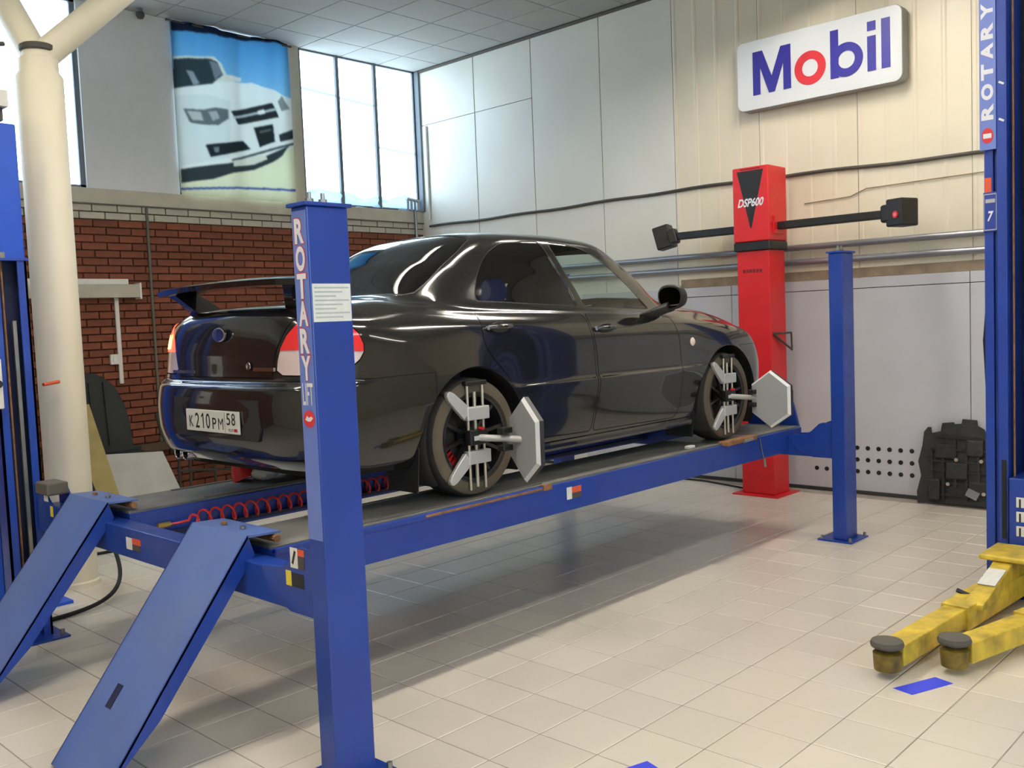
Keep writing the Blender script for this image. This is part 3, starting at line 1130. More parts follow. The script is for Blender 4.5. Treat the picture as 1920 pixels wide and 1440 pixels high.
# underbody and cabin
b = MB()
b.box(CX - .80, CX + 3.0, CY - .66, CY + .66, CZ + .19, CZ + .22)
b.build('floor_pan', m_under, car)
b = MB()
b.box(CX - .80, CX - .30, CY - .62, CY + .62, CZ + .22, CZ + .42)
b.build('spare_well', m_under, car, bevel=.03)
MB().box(CX + 1.75, CX + 2.1, CY - .66, CY + .66, CZ + .55, CZ + .93).build('dashboard', m_seat, car, bevel=.05)
MB().box(CX - .30, CX + .1, CY - .66, CY + .66, CZ + .5, CZ + .98).build('parcel_shelf', m_seat, car, bevel=.04)
for s in (-1, 1):
    MB().obox((CX + .72, CY + s * .36, CZ + .46), (1, 0, .1), (0, 1, 0), (-.1, 0, 1), .25, .24, .09).build('seat_cushion', m_seat, car, bevel=.05)
    MB().obox((CX + .46, CY + s * .36, CZ + .78), (1, 0, .25), (0, 1, 0), (-.25, 0, 1), .07, .23, .30).build('seat_back', m_seat, car, bevel=.05)
    MB().obox((CX + .38, CY + s * .36, CZ + 1.17), (1, 0, .2), (0, 1, 0), (-.2, 0, 1), .045, .13, .09).build('headrest', m_seat, car, bevel=.04)
MB().lathe([(.175 + .014 * math.cos(a), .014 * math.sin(a)) for a in np.linspace(0, 2 * math.pi, 10, endpoint=False)],
           (CX + 1.55, CY - .36 * -1, CZ + .88), (1, 0, -.45), 32, closed=True).build('steering_wheel', m_seat, car, smooth=True)

# wheels -------------------------------------------------------------
tyre_prof = [(.222, -.092), (.235, -.100), (.262, -.104), (.290, -.100), (.306, -.085), (.314, -.06), (.315, 0), (.314, .06), (.306, .085), (.290, .100),
             (.262, .104), (.235, .100), (.222, .092), (.215, .06), (.215, -.06)]


def wheel(x0, s):
    c = Vector((CX + x0, CY + s * TR, CZ + RW))
    ax = Vector((0, s, 0))
    w_ = MB().lathe(tyre_prof, c, ax, 56, closed=True).build('wheel', m_tyre, car, smooth=True)
    w_['label'] = 'tyre and black multi-spoke rim'
    MB().lathe([(.240, .1035), (.262, .1052), (.291, .1015), (.300, .094)], c, ax, 56).build('sidewall_dust', m_tread, w_, smooth=True)
    MB().lathe([(.228, .090), (.224, .098), (.214, .096), (.207, .075), (.200, .0), (.205, -.09)], c, ax, 56).build('rim_barrel', m_rim, w_, smooth=True)
    sp = MB()
    u, v = Vector((1, 0, 0)), Vector((0, 0, 1))
    for k in range(10):
        a = 2 * math.pi * k / 10 + .2
        d = u * math.cos(a) + v * math.sin(a)
        t = u * -math.sin(a) + v * math.cos(a)
        p0, p1 = c + d * .05 + ax * .055, c + d * .213 + ax * .078
        sp.obox((p0 + p1) / 2, (p1 - p0).normalized(), t, (p1 - p0).normalized().cross(t), (p1 - p0).length / 2, .0095, .012)
    sp.build('spokes', m_rim, w_, bevel=.003)
    MB().lathe([(.0, .075), (.032, .074), (.036, .062), (.068, .058), (.072, .03)], c, ax, 32).build('hub_cap', m_rim, w_, smooth=True)
    MB().lathe([(.06, .005), (.145, .005), (.145, -.02), (.06, -.02)], c, ax, 40, closed=True).build('brake_disc', m_disc, w_, smooth=True)
    ca = MB()
    for i in range(6):
        a = math.radians(178 + i * 11) if x0 > 1 else math.radians(200 + i * 10)
        d = u * math.cos(a) + v * math.sin(a)
        t = u * -math.sin(a) + v * math.cos(a)
        ca.obox(c + d * .155 - ax * .005, d, t, ax, .022, .018, .035)
    ca.build('brake_caliper', m_cal, w_)
    return w_


for x0 in (0, WB):
    for s in (-1, 1):
        wheel(x0, s)

# rear wing ----------------------------------------------------------
sp = MB()
secs = []
ny = 25
for i in range(ny):
    t = -1 + 2 * i / (ny - 1)
    y = t * .67
    zc = 1.148 - .012 * abs(t) ** 3
    xo = .05 * t * t
    ch = .20 - .02 * abs(t) ** 2
    prof = [(-.0, .016), (.03, .026), (.10, .026), (.17, .012), (ch, -.004), (.15, -.014), (.05, -.014), (.004, -.012)]
    secs.append([cw(-1.0 + xo + px, y, zc + pz) for px, pz in prof])
n = 8
for sct in secs:
    sp.v += sct
for i in range(ny - 1):
    for k in range(n):
        sp.f.append((i * n + k, i * n + (k + 1) % n, (i + 1) * n + (k + 1) % n, (i + 1) * n + k))
sp.f += [tuple(range(n)), tuple((ny - 1) * n + k for k in range(n))]
wing = sp.build('rear_wing', m_paint, car, smooth=True)
for s in (-1, 1):
    b = MB()
    rows = []
    for t in np.linspace(0, 1, 7):
        z = 1.02 + (1.142 - 1.02) * t
        y0 = s * (.47 + .07 * t + .06 * t ** 3)
        hw = .022 + .03 * (1 - t) ** 2 + .045 * t ** 4
        xa, xb = -.84 - .09 * t, -.66 - .12 * t
        rows.append([cw(xa, y0 - hw, z), cw(xb, y0 - hw * .7, z), cw(xb, y0 + hw * .7, z), cw(xa, y0 + hw, z)])
    for r_ in rows:
        b.v += r_
    for i in range(6):
        for k in range(4):
            b.f.append((i * 4 + k, i * 4 + (k + 1) % 4, i * 4 + 4 + (k + 1) % 4, i * 4 + 4 + k))
    b.build('wing_strut', m_paint, car, smooth=True)

# number plate, badge, lettering -------------------------------------
m_plate = mat('number plate white', rgb(206, 206, 200), 0.4)
m_ink = mat('plate black ink', rgb(28, 28, 30), 0.5)
pr = MB()
pr.prism([(-.40, .385), (.40, .385), (.43, .44), (.41, .585), (-.41, .585), (-.43, .44)], lambda y, z: cw(-1.022, y, z), lambda y, z: cw(-.97, y, z))
rec = pr.build('plate_recess', m_trimb, car)
plate = MB().box(CX - 1.038, CX - 1.028, CY - .26, CY + .26, CZ + .415, CZ + .527).build('number_plate', m_plate, car, bevel=.003)
PX = CX - 1.0385
RT, UPV = Vector((0, -1, 0)), Vector((0, 0, 1))     # reading direction of the rear face


def pt(y, z):
    return (PX, CY - y, CZ + z)


for ch, yc_, wd, ht, zz in (('K', -.205, .042, .058, .465), ('2', -.143, .042, .078, .471), ('0', -.035, .042, .078, .471),
                            ('P', .028, .040, .058, .461), ('M', .090, .050, .058, .461), ('5', .165, .036, .060, .488), ('8', .212, .036, .060, .488)):
    lettering(ch, pt(yc_, zz), RT, UPV, wd, ht, m_ink, plate, bold=(.0 if ch in 'M1' else .01))
b = MB()
b.add([pt(a, z) for a, z in ((-.088, .432), (-.078, .432), (-.078, .510), (-.087, .510), (-.104, .494), (-.100, .486), (-.088, .496))], [tuple(range(7))])
b.build('lettering', m_ink, plate, fix=False)
b = MB()
b.box(PX - .0004, PX, CY - .131, CY - .129, CZ + .42, CZ + .522)
b.build('plate_divider', m_ink, plate)
lettering('RUS', pt(.185, .434), RT, UPV, .045, .014, m_ink, plate)
MB().box(PX - .0004, PX, CY - .245, CY - .215, CZ + .428, CZ + .442).build('plate_flag', m_cal, plate)
# oval badge with stars
bd = MB()
for rr, dd in ((1.0, 0.0), (1.0, .008), (.85, .010), (.85, .004)):
    for i in range(32):
        a = 2 * math.pi * i / 32
        bd.v.append((CX - .962 - dd, CY + .062 * rr * math.cos(a), CZ + .905 + .036 * rr * math.sin(a)))
for r_ in range(3):
    for i in range(32):
        bd.f.append((r_ * 32 + i, r_ * 32 + (i + 1) % 32, (r_ + 1) * 32 + (i + 1) % 32, (r_ + 1) * 32 + i))
badge = bd.build('badge_rim', m_chrome, car, smooth=True)
bf = MB()
bf.v = [(CX - .965, CY + .052 * math.cos(2 * math.pi * i / 32), CZ + .905 + .030 * math.sin(2 * math.pi * i / 32)) for i in range(32)]
bf.f = [tuple(range(32))]
bf.build('badge_field', mat('badge blue enamel', rgb(24, 44, 110), 0.2, coat=.6), badge)
st = MB()
for (y, z, rr) in ((-.030, .915, .014), (.0, .92, .007), (.018, .907, .007), (.03, .897, .006), (.004, .893, .006), (-.012, .890, .006)):
    for k in range(4):
        a = math.pi / 2 * k
        st.v += [(CX - .9665, CY - y - rr * math.cos(a), CZ + z + rr * math.sin(a)), (CX - .9665, CY - y - rr * .22 * math.cos(a + .8), CZ + z + rr * .22 * math.sin(a + .8)),
                 (CX - .9665, CY - y - rr * .22 * math.cos(a - .8), CZ + z + rr * .22 * math.sin(a - .8)), (CX - .9665, CY - y, CZ + z)]
        n0 = len(st.v) - 4
        st.f += [(n0, n0 + 1, n0 + 3, n0 + 2)]
st.build('badge_stars', m_chrome, badge)
MB().box(CX - .963, CX - .952, CY + .30, CY + .52, CZ + .706, CZ + .722).build('nameplate', m_chrome, car)
MB().box(CX - .966, CX - .952, CY - .48, CY - .30, CZ + .722, CZ + .740).build('nameplate', m_chrome, car)
bb = MB().lathe([(.0, .004), (.018, .003), (.02, 0)], (CX - .966, CY - .26, CZ + .745), (-1, 0, 0), 16).build('nameplate', m_chrome, car, smooth=True)

# exhaust, mud flaps, mirrors, handles, scoop -------------------------
for y in (-.54, -.455):
    b = MB().lathe([(.036, -.10), (.036, .0), (.033, .004), (.029, .0), (.028, -.09)], cw(-.955, y, .265), (-1, 0, 0), 24)
    b.build('exhaust_tip', m_chrome, car, smooth=True)
MB().tube([cw(-.87, -.50, .265), cw(-.5, -.50, .27), cw(-.45, -.3, .27)], .05, 14).build('silencer_pipe', m_disc, car, smooth=True)
MB().lathe([(.0, -.3), (.10, -.29), (.115, -.26), (.115, .26), (.10, .29), (0, .3)], cw(-.62, -.18, .27), (0, 1, 0), 24).build('silencer', m_disc, car, smooth=True)
for s in (-1, 1):
    b = MB()
    b.prism([(.60, .08), (.83, .08), (.835, .30), (.80, .40), (.66, .40), (.60, .30)], lambda y, z: cw(-.385 - .06 * (.40 - z), s * y, z), lambda y, z: cw(-.379 - .06 * (.40 - z), s * y, z))
    b.build('mud_flap', m_trimb, car)
    b = MB()
    b.prism([(.60, .07), (.82, .07), (.825, .30), (.80, .36), (.66, .36), (.60, .30)], lambda y, z: cw(WB - .40 - .10 * (.40 - z), s * y, z), lambda y, z: cw(WB - .394 - .10 * (.40 - z), s * y, z))
    b.build('mud_flap', m_trimb, car)
    # side skirt
    MB().box(CX + .42, CX + 2.1, CY - s * .80 - .03, CY - s * .80 + .03, CZ + .155, CZ + .215).build('side_skirt', m_paint, car, bevel=.02)
    # mirror: arm and rounded housing
    b = MB()
    rows = []
    for t in np.linspace(0, 1, 9):
        y = .775 + .17 * t
        z = .915 + .055 * t
        x = 1.68 + .02 * t
        k = math.sin(math.pi * min(1, .18 + t * .62)) if t < 1 else .6
        hx = .13 - .075 * t
        hz = .022 + .014 * t
        rows.append([(x + hx * math.cos(a), y, z + hz * math.sin(a)) for a in np.linspace(0, 2 * math.pi, 12, endpoint=False)])
    for r_ in rows:
        b.v += [cw(x, s * y, z) for x, y, z in r_]
    for i in range(8):
        for k in range(12):
            b.f.append((i * 12 + k, i * 12 + (k + 1) % 12, (i + 1) * 12 + (k + 1) % 12, (i + 1) * 12 + k))
    b.f += [tuple(range(12)), tuple(8 * 12 + k for k in range(12))]
    mir_o = b.build('mirror_arm', m_trimb, car, smooth=True)
    b = MB()
    ns_, nr = 20, 8
    shp = [(-.085, -.03), (-.10, .05), (-.07, .095), (0, .105), (.08, .09), (.105, .03), (.085, -.04), (0, -.065)]
    shp = chaikin(shp, 2)
    n = len(shp)
    for i, (dx, sc) in enumerate(((0.0, .93), (.012, 1.0), (.045, .97), (.08, .82), (.10, .55), (.108, .15))):
        b.v += [cw(1.665 + dx, s * (.955 + q[0] * sc), 1.005 + q[1] * sc) for q in shp]
    for i in range(5):
        for k in range(n):
            b.f.append((i * n + k, i * n + (k + 1) % n, (i + 1) * n + (k + 1) % n, (i + 1) * n + k))
    b.f += [tuple(range(n)), tuple(5 * n + k for k in range(n))]
    mh = b.build('mirror_housing', m_trimb, car, smooth=True)
    b = MB()
    b.v = [cw(1.664, s * (.955 + q[0] * .82), 1.005 + q[1] * .82) for q in shp]
    b.f = [tuple(range(n))]
    b.build('mirror_glass', mat('mirror silver dark', rgb(60, 62, 60), 0.03, metal=1.0), mh)
    # door handles: dark recess and pull bar
    for xh, zh in ((.225, .885), (1.145, .850)):
        b = MB()
        for (dy, sc) in ((-.010, 1.0), (.006, .92)):
            b.v += [cw(xh + .075 * sc * math.cos(a), s * (.837 + dy), zh + .030 * sc * math.sin(a)) for a in np.linspace(0, 2 * math.pi, 20, endpoint=False)]
        b.f = [(k, (k + 1) % 20, 20 + (k + 1) % 20, 20 + k) for k in range(20)] + [tuple(20 + k for k in range(20))]
        hr = b.build('handle_recess', m_trimb, car, smooth=True)
        MB().tube([cw(xh - .085, s * .838, zh), cw(xh - .06, s * .862, zh + .002), cw(xh, s * .868, zh + .003), cw(xh + .06, s * .862, zh + .002), cw(xh + .085, s * .838, zh)], .013, 10).build('door_handle', m_paint, hr, smooth=True)
        MB().cyl(cw(xh - .10, s * .838, zh), cw(xh - .10, s * .848, zh), .012, 14).build('door_lock', m_chrome, hr, smooth=True)
    # side repeater on the fender
    b = MB().lathe([(.0, .012), (.018, .010), (.028, .002), (.03, 0)], cw(2.09, s * .846, .725), (0, -s, 0), 18)
    b.build('side_repeater', mat('repeater lens', rgb(225, 205, 190), 0.2), car, smooth=True)
# bonnet scoop
b = MB()
sc_rows = []
for x, hw, zz in ((2.80, .27, .93), (2.76, .27, .985), (2.6, .26, 1.005), (2.4, .22, 1.02), (2.25, .16, 1.03)):
    sc_rows.append([cw(x, -hw, zz - .05 if x < 2.7 else zz - .03), cw(x + .0, -hw * .9, zz), cw(x + .02 * (x > 2.7), 0, zz + .006), cw(x, hw * .9, zz), cw(x, hw, zz - .05 if x < 2.7 else zz - .03)])
for r_ in sc_rows:
    b.v += r_
for i in range(4):
    for k in range(4):
        b.f.append((i * 5 + k, i * 5 + k + 1, (i + 1) * 5 + k + 1, (i + 1) * 5 + k))
scoop = b.build('bonnet_scoop', m_paint, car, smooth=True)
b = MB()
b.v = [cw(2.765, -.24, .935), cw(2.765, .24, .935), cw(2.762, .235, .982), cw(2.762, -.235, .982)]
b.f = [(0, 1, 2, 3)]
b.build('scoop_mouth', m_under, scoop)
for k in range(5):
    MB().bar(cw(3.405, -.28, .60 + k * .02), cw(3.405, .28, .60 + k * .02), .02, .006).build('grille_bar', m_chrome, car)
# ================================================================ FOUR-POST LIFT
m_blue = mat('lift blue enamel', rgb(20, 57, 146), 0.38, noise=0.12, nscale=5, rnoise=0.08, coat=0.15)
m_ramp = mat('ramp pale grey blue', rgb(80, 106, 172), 0.45, noise=0.1, nscale=4, dust=rgb(112, 122, 150), dustscale=2.5, dustamt=0.5)  # paler, greyer blue than the lift, mottled with a lighter tone
m_deck = mat('runway deck grey grit', rgb(104, 103, 100), 0.8, noise=0.25, nscale=7, bump=0.2, bscale=200)
m_steel = mat('bare steel', rgb(150, 148, 142), 0.35, metal=0.8, noise=0.15)
m_rusty = mat('rusty steel', rgb(140, 98, 62), 0.75, noise=0.4, nscale=20)
m_paper = mat('paper label white', rgb(222, 222, 216), 0.6, noise=0.08, nscale=22)
m_yel = mat('yellow label', rgb(222, 200, 60), 0.5)
m_orange = mat('orange red label', rgb(216, 84, 48), 0.5)
m_decal = mat('decal blue film paled as window light', rgb(104, 124, 196), 0.35)  # decal blue made paler, paints window light on the near post
m_letw = mat('decal letter white', rgb(226, 226, 232), 0.5)
m_letr = mat('decal logo red', rgb(204, 52, 60), 0.5)
m_darkblue = mat('lift blue darkened as recess shade', rgb(14, 24, 62), 0.6)  # darker copy of the lift blue, shade of the open channel painted in

RZ = 0.82                      # runway top
lift = thing('four_post_lift', (4.4, CY, 0), 'blue four-post car lift with runways and drive-on ramps carrying the black car', 'car lift')


def post(x0, x1, y0, y1, h, name='post'):
    p = MB().box(x0, x1, y0, y1, 0.012, h).build(name, m_blue, lift, bevel=0.006)
    MB().box(x0 - 0.012, x1 + 0.012, y0 - 0.012, y1 + 0.012, h, h + 0.014).build('post_cap', m_blue, p, bevel=0.002)
    MB().box(x0 - 0.05, x1 + 0.06, y0 - 0.06, y1 + 0.10, 0, 0.012).build('base_plate', m_blue, p, bevel=0.002)
    for bx in (x0 - 0.03, x1 + 0.035):
        for by in (y0 - 0.04, y1 + 0.07):
            MB().cyl((bx, by, 0.012), (bx, by, 0.04), 0.012, 6).build('anchor_bolt', m_steel, p)
    yc_ = (y0 + y1) / 2
    for bx in (x0 + 0.05, x0 + 0.11):
        b = MB().cyl((bx, yc_, h + 0.014), (bx, yc_, h + 0.032), 0.016, 6).cyl((bx, yc_, h + 0.032), (bx, yc_, h + 0.055), 0.008, 8)
        b.build('cable_nut', m_steel, p)
    return p


pn = post(2.015, 2.20, 2.908, 3.008, 2.185)
pn['label'] = 'post with white stacked lettering'
pf = post(6.69, 6.88, 3.01, 3.115, 2.135)
pfl = post(6.69, 6.88, 5.76, 5.865, 2.135)
# rear left post: open channel facing the runways
x0, x1, y0, y1, ph = 1.865, 2.065, 5.76, 5.90, 2.19
b = MB().box(x0, x1, y1 - 0.012, y1, 0.012, ph).box(x0, x0 + 0.012, y0, y1, 0.012, ph).box(x1 - 0.012, x1, y0, y1, 0.012, ph)
b.box(x0, x0 + 0.05, y0, y0 + 0.012, 0.012, ph).box(x1 - 0.05, x1, y0, y0 + 0.012, 0.012, ph)
pl_ = b.build('post', m_blue, lift)
MB().box(x0 + 0.012, x1 - 0.012, y1 - 0.02, y1 - 0.012, 0.012, ph).build('channel_back_shade', m_darkblue, pl_)  # dark sheet over the back paints the shade in the channel
MB().box(x0 - 0.01, x1 + 0.01, y0 - 0.01, y1 + 0.01, ph, ph + 0.014).build('post_cap', m_blue, pl_)
MB().box(x0 - 0.06, x1 + 0.06, y0 - 0.10, y1 + 0.06, 0, 0.012).build('base_plate', m_blue, pl_)
MB().box(x0 + 0.115, x0 + 0.135, y0 + 0.03, y0 + 0.05, 0.1, 1.85).build('latch_ladder', m_steel, pl_)
MB().cyl((x0 + 0.08, y0 + 0.05, 0.3), (x0 + 0.08, y0 + 0.05, ph), 0.006, 8).build('lift_cable', m_rusty, pl_)
MB().cyl((x0 + 0.09, y0 + 0.05, ph + 0.014), (x0 + 0.09, y0 + 0.05, ph + 0.05), 0.016, 8).build('cable_nut', m_steel, pl_)
for bx in (x0 - 0.03, x1 + 0.03):
    MB().cyl((bx, y0 - 0.06, 0.012), (bx, y0 - 0.06, 0.045), 0.013, 6).build('anchor_bolt', m_steel, pl_)

# stacked lettering on the near post
dec = MB().box(2.0138, 2.015, 2.914, 3.002, 0.95, 2.17).build('decal_strip', m_decal, pn)
RX, UZ = Vector((0, -1, 0)), Vector((0, 0, 1))
zt = 2.148
for ch in 'ROTARY':
    lettering(ch, (2.0130, 2.9565, zt - 0.052), RX, UZ, 0.066, 0.098, m_letr, pn, name='letter_shadow', bold=0.05)
    lettering(ch, (2.0124, 2.958, zt - 0.052), RX, UZ, 0.058, 0.092, m_letw, pn, name='letter', bold=0.04)
    zt -= 0.1005
lettering('LIFT', (2.0124, 2.957, zt - 0.048), RX, UZ, 0.066, 0.082, m_letw, pn, name='letter', bold=0.015)
b = MB()
b.v = [(2.0126, 2.957 + 0.036 * math.cos(a), zt - 0.140 + 0.032 * math.sin(a)) for a in np.linspace(0, 2 * math.pi, 28, endpoint=False)]
b.f = [tuple(range(28))]
b.build('logo_oval', m_letr, pn, fix=False)
b = MB()
b.v = [(2.0122, 2.957 - q, zt - 0.140 + r) for q, r in ((-.026, -.004), (-.012, .012), (.0, .004), (.012, .010), (.026, .004), (.010, -.008), (-.006, -.010))]
b.f = [tuple(range(7))]
b.build('logo_script', m_letw, pn, fix=False)
# paper notice
pp = MB().box(2.022, 2.193, 2.9065, 2.908, 1.762, 1.902).build('paper_notice', m_paper, pn)
m_print = mat('faint grey print', rgb(176, 178, 178), 0.7)
for k in range(8):
    zz = 1.89 - k * 0.0155
    MB().box(2.03, 2.185 - 0.03 * ((k * 7) % 3), 2.9061, 2.9066, zz - 0.006, zz).build('print_line', m_print, pp)

# runways
for s, (ya, yb) in ((-1, (3.48, 3.95)), (1, (4.85, 5.32))):
    rx0, rx1 = 2.16, 6.95
    r_ = MB().box(rx0, rx1, ya, yb, 0.64, RZ - 0.012).build('runway', m_blue, lift, bevel=0.004)
    outer = ya if s < 0 else yb
    inner = yb if s < 0 else ya
    MB().box(rx0 + 0.002, rx1 - 0.002, ya + 0.012, yb - 0.012, RZ - 0.012, RZ).build('runway_deck', m_deck, r_)
    # raised edge lip and slip plate tracks
    MB().box(rx0, 3.95, outer - 0.012 if s < 0 else outer - 0.02, outer + 0.02 if s < 0 else outer + 0.012, RZ - 0.03, RZ - 0.006).build('edge_rail', m_blue, r_, bevel=0.003)
    MB().box(rx0 + .45, 3.9, ya + 0.03, ya + 0.05, RZ, RZ + 0.006).build('slip_plate_edge', m_steel, r_)
    MB().box(rx0 + .45, 3.9, yb - 0.05, yb - 0.03, RZ, RZ + 0.006).build('slip_plate_edge', m_steel, r_)
    MB().box(3.0, 3.85, outer - 0.016 if s < 0 else outer, outer if s < 0 else outer + 0.016, RZ - 0.022, RZ - 0.010).build('slip_plate_rail', m_rusty, r_)
    MB().box(3.86, 3.93, outer - 0.02 if s < 0 else outer, outer if s < 0 else outer + 0.02, RZ - 0.028, RZ + 0.004).build('rail_stop', m_rusty, r_)
    # turn plate at the front wheel
    b = MB().box(5.72, 6.22, ya + 0.03, yb - 0.03, RZ, RZ + 0.003)
    b.build('turn_plate', m_steel, r_)
    MB().box(5.78, 6.20, outer - 0.03 if s < 0 else outer - 0.04, outer + 0.04 if s < 0 else outer + 0.03, RZ - 0.02, RZ + 0.012).build('turn_plate_handle', m_rusty, r_, bevel=0.004)
    MB().cyl((6.0, outer + s * 0.035, RZ - 0.01), (6.12, outer + s * 0.035, RZ - 0.005), 0.012, 8).build('locking_pin', m_steel, r_)
    # front wheel stop
    MB().obox((6.90, (ya + yb) / 2, RZ + 0.09), (0.9, 0, 0.42), (0, 1, 0), (-0.42, 0, 0.9), 0.012, 0.22, 0.11).build('wheel_stop', m_blue, r_, bevel=0.003)
    # inner jack rail with open dark track
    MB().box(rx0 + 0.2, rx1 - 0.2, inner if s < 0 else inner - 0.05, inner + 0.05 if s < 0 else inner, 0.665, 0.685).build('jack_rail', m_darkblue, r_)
    if s < 0:
        MB().box(4.075, 4.12, ya - 0.0012, ya, 0.705, 0.775).build('label_white', m_paper, r_)
        MB().box(4.12, 4.205, ya - 0.0012, ya, 0.738, 0.772).build('label_red', m_orange, r_)
        MB().box(4.12, 4.205, ya - 0.0012, ya, 0.705, 0.736).build('label_grey', m_cable, r_)
        MB().tube([(6.28, ya - 0.006, 0.80), (6.30, ya - 0.010, 0.70), (6.33, ya - 0.012, 0.62)], 0.004, 6).build('pin_chain', m_steel, r_)
        MB().cyl((6.325, ya - 0.014, 0.64), (6.335, ya - 0.014, 0.58), 0.009, 8).build('chain_pin', m_steel, r_)
        MB().cyl((2.33, ya - 0.01, 0.76), (2.33, ya, 0.76), 0.014, 12).build('grease_nipple', m_yel, r_)


# cross beams with gusset end plates
def beam(xa, xb, y_r, y_l, zb, zt_):
    bm_ = MB().box(xa, xb, y_r, y_l, zb, zt_).build('cross_beam', m_blue, lift, bevel=0.006)
    for s, ye in ((-1, y_r + 0.003), (1, y_l - 0.003)):
        prof = [(0, zb), (0.0, zt_ + .115), (0.075, zt_ + .115), (0.105, zt_ + .105), (0.165, zt_ + .05), (0.21, zt_ + .02), (0.33, zt_ + .012), (0.36, zt_), (0.30, zb + .05), (0.16, zb)]
        prof = [(ye + (a if s < 0 else -a), z) for a, z in prof]
        for x_a, x_b in ((xa - 0.014, xa), (xb, xb + 0.012)):
            g = MB()
            g.prism(prof, lambda y, z: (x_a, y, z), lambda y, z: (x_b, y, z))
            g.build('gusset_plate', m_blue, bm_, bevel=0.002)
    return bm_


br = beam(2.04, 2.15, 3.008, 5.757, 0.635, 0.785)
bf_ = beam(6.73, 6.85, 3.115, 5.757, 0.615, 0.765)
xs = 2.0255
k_ = 0.966


def lab(name, y0, y1, z0, z1, m, x=xs):
    MB().box(x - .001, x, y0, y1, z0, z1).build(name, m, br)


lab('label_white', 3.105, 3.155, 0.815, 0.895, m_paper)
MB().obox((xs - .0016, 3.13, 0.857), (1, 0, 0), (0, 0.92, 0.38), (0, -0.38, 0.92), 0.0005, 0.006, 0.028).build('label_mark', m_ink, br)
lab('label_orange', 3.06, 3.103, 0.867, 0.893, m_orange)
lab('label_grey', 3.06, 3.103, 0.815, 0.865, m_cable)
lab('label_yellow', 3.155, 3.192, 0.74, 0.80, m_yel)
lab('label_black', 3.07, 3.15, 0.74, 0.795, m_black)
lab('label_white', 4.575, 4.64, 0.68, 0.74, m_paper, 2.04)
lab('label_red', 4.48, 4.573, 0.712, 0.742, m_orange, 2.04)
lab('label_grey', 4.49, 4.573, 0.68, 0.71, m_cable, 2.04)
lab('label_white', 5.58, 5.64, 0.82, 0.89, m_paper)
lab('label_yellow', 5.52, 5.56, 0.74, 0.80, m_yel)
MB().box(2.0, 2.12, 5.52, 5.70, 0.86, 0.93).build('latch_cover', mat('latch cover brown grey', rgb(92, 86, 78), 0.6), br, bevel=0.01)

# drive-on ramps hanging from the runway ends
for ya, yb in ((3.52, 3.995), (4.875, 5.355)):
    hx, hz = 2.06, 0.885
    lx, lz = 1.385, 0.012
    d = Vector((lx - hx, 0, lz - hz)).normalized()
    nrm = Vector((d.z, 0, -d.x))
    if nrm.z < 0:
        nrm = -nrm
    L = math.hypot(lx - hx, lz - hz)
    th = 0.008
    rp = MB()
    prof = [(2.22, 0.868), (2.22, 0.876), (hx, hz), (lx, lz), (lx + 0.006, lz - 0.006 + 0.0), (hx + 0.003, hz - 0.010)]
    rp.prism(prof, lambda x, z: (x, ya, z), lambda x, z: (x, yb, z))
    ro_ = rp.build('ramp', m_ramp, lift)
    for yy in (ya, yb - 0.008):
        fl_ = MB()
        p0, p1 = Vector((hx, 0, hz)), Vector((lx, 0, lz))
        inn = Vector((d.z, 0, -d.x))
        if inn.z > 0:
            inn = -inn
        q = [p0, p1, p1 + inn * 0.004 - d * 0.02, p0 + d * (L * 0.7) + inn * 0.06, p0 + inn * 0.075 + d * 0.05]
        poly = [(v.x, v.z) for v in q]
        fl_.prism(poly, lambda x, z: (x, yy, z), lambda x, z: (x, yy + 0.008, z))
        fl_.build('ramp_flange', m_blue, ro_)
    for t in (0.33, 0.66):
        c = Vector((2.13, ya + (yb - ya) * t, 0.883))
        MB().cyl(c, c + Vector((0, 0, 0.012)), 0.014, 8).build('hinge_bolt', m_rusty if t > .5 else m_steel, ro_)
    MB().cyl((2.19, ya - 0.02, 0.85), (2.19, yb + 0.02, 0.85), 0.016, 10).build('hinge_rod', m_rusty, ro_)
    if ya < 4:
        c = Vector((hx, ya + 0.30, hz)) + d * (L * 0.70) + nrm * 0.0012
        MB().obox(c, d, (0, 1, 0), nrm, 0.05, 0.024, 0.0012).build('slot_mark', m_darkblue, ro_)
# electric control box on the rear left post
cbx = MB().box(1.74, 1.875, 5.70, 5.76, 1.36, 1.64).build('control_box', m_white, lift, bevel=0.006)
MB().cyl((1.845, 5.70, 1.50), (1.845, 5.675, 1.50), 0.022, 16).build('knob', m_black, cbx, smooth=True)

# ---- red coiled air hose stretched along the far runway's inner edge
m_hose = mat('hose red', rgb(196, 40, 34), 0.4)
pts_ = []
N_ = 24
for i in range(N_ * 14 + 1):
    a = 2 * math.pi * i / 14
    t = i / (N_ * 14)
    rr = 0.042 if i > 6 else 0.042 * i / 6
    pts_.append((2.46 + 1.75 * t, 4.80 + rr * math.cos(a), 0.728 + rr * math.sin(a)))
hose = thing('air_hose', (3.3, 4.80, 0.685), 'red coiled air hose stretched along the inner edge of the far runway', 'hose')
MB().tube([(2.36, 4.835, 0.72), (2.40, 4.82, 0.72)] + pts_, 0.0065, 6).build('coil', m_hose, hose, smooth=True)
MB().cyl((2.30, 4.838, 0.72), (2.37, 4.835, 0.72), 0.016, 10).build('brass_fitting', mat('brass', rgb(190, 160, 90), 0.35, metal=.8), hose, smooth=True)

# ---- wheel alignment clamps with target boards
m_alu = mat('cast aluminium', rgb(196, 196, 194), 0.42, metal=0.35, noise=0.08)
m_rod = mat('steel rod', rgb(200, 190, 172), 0.3, metal=0.6)
m_tgt = mat('target board grey', rgb(156, 158, 160), 0.5)
m_tgtrim = mat('target rim light', rgb(214, 214, 214), 0.45)


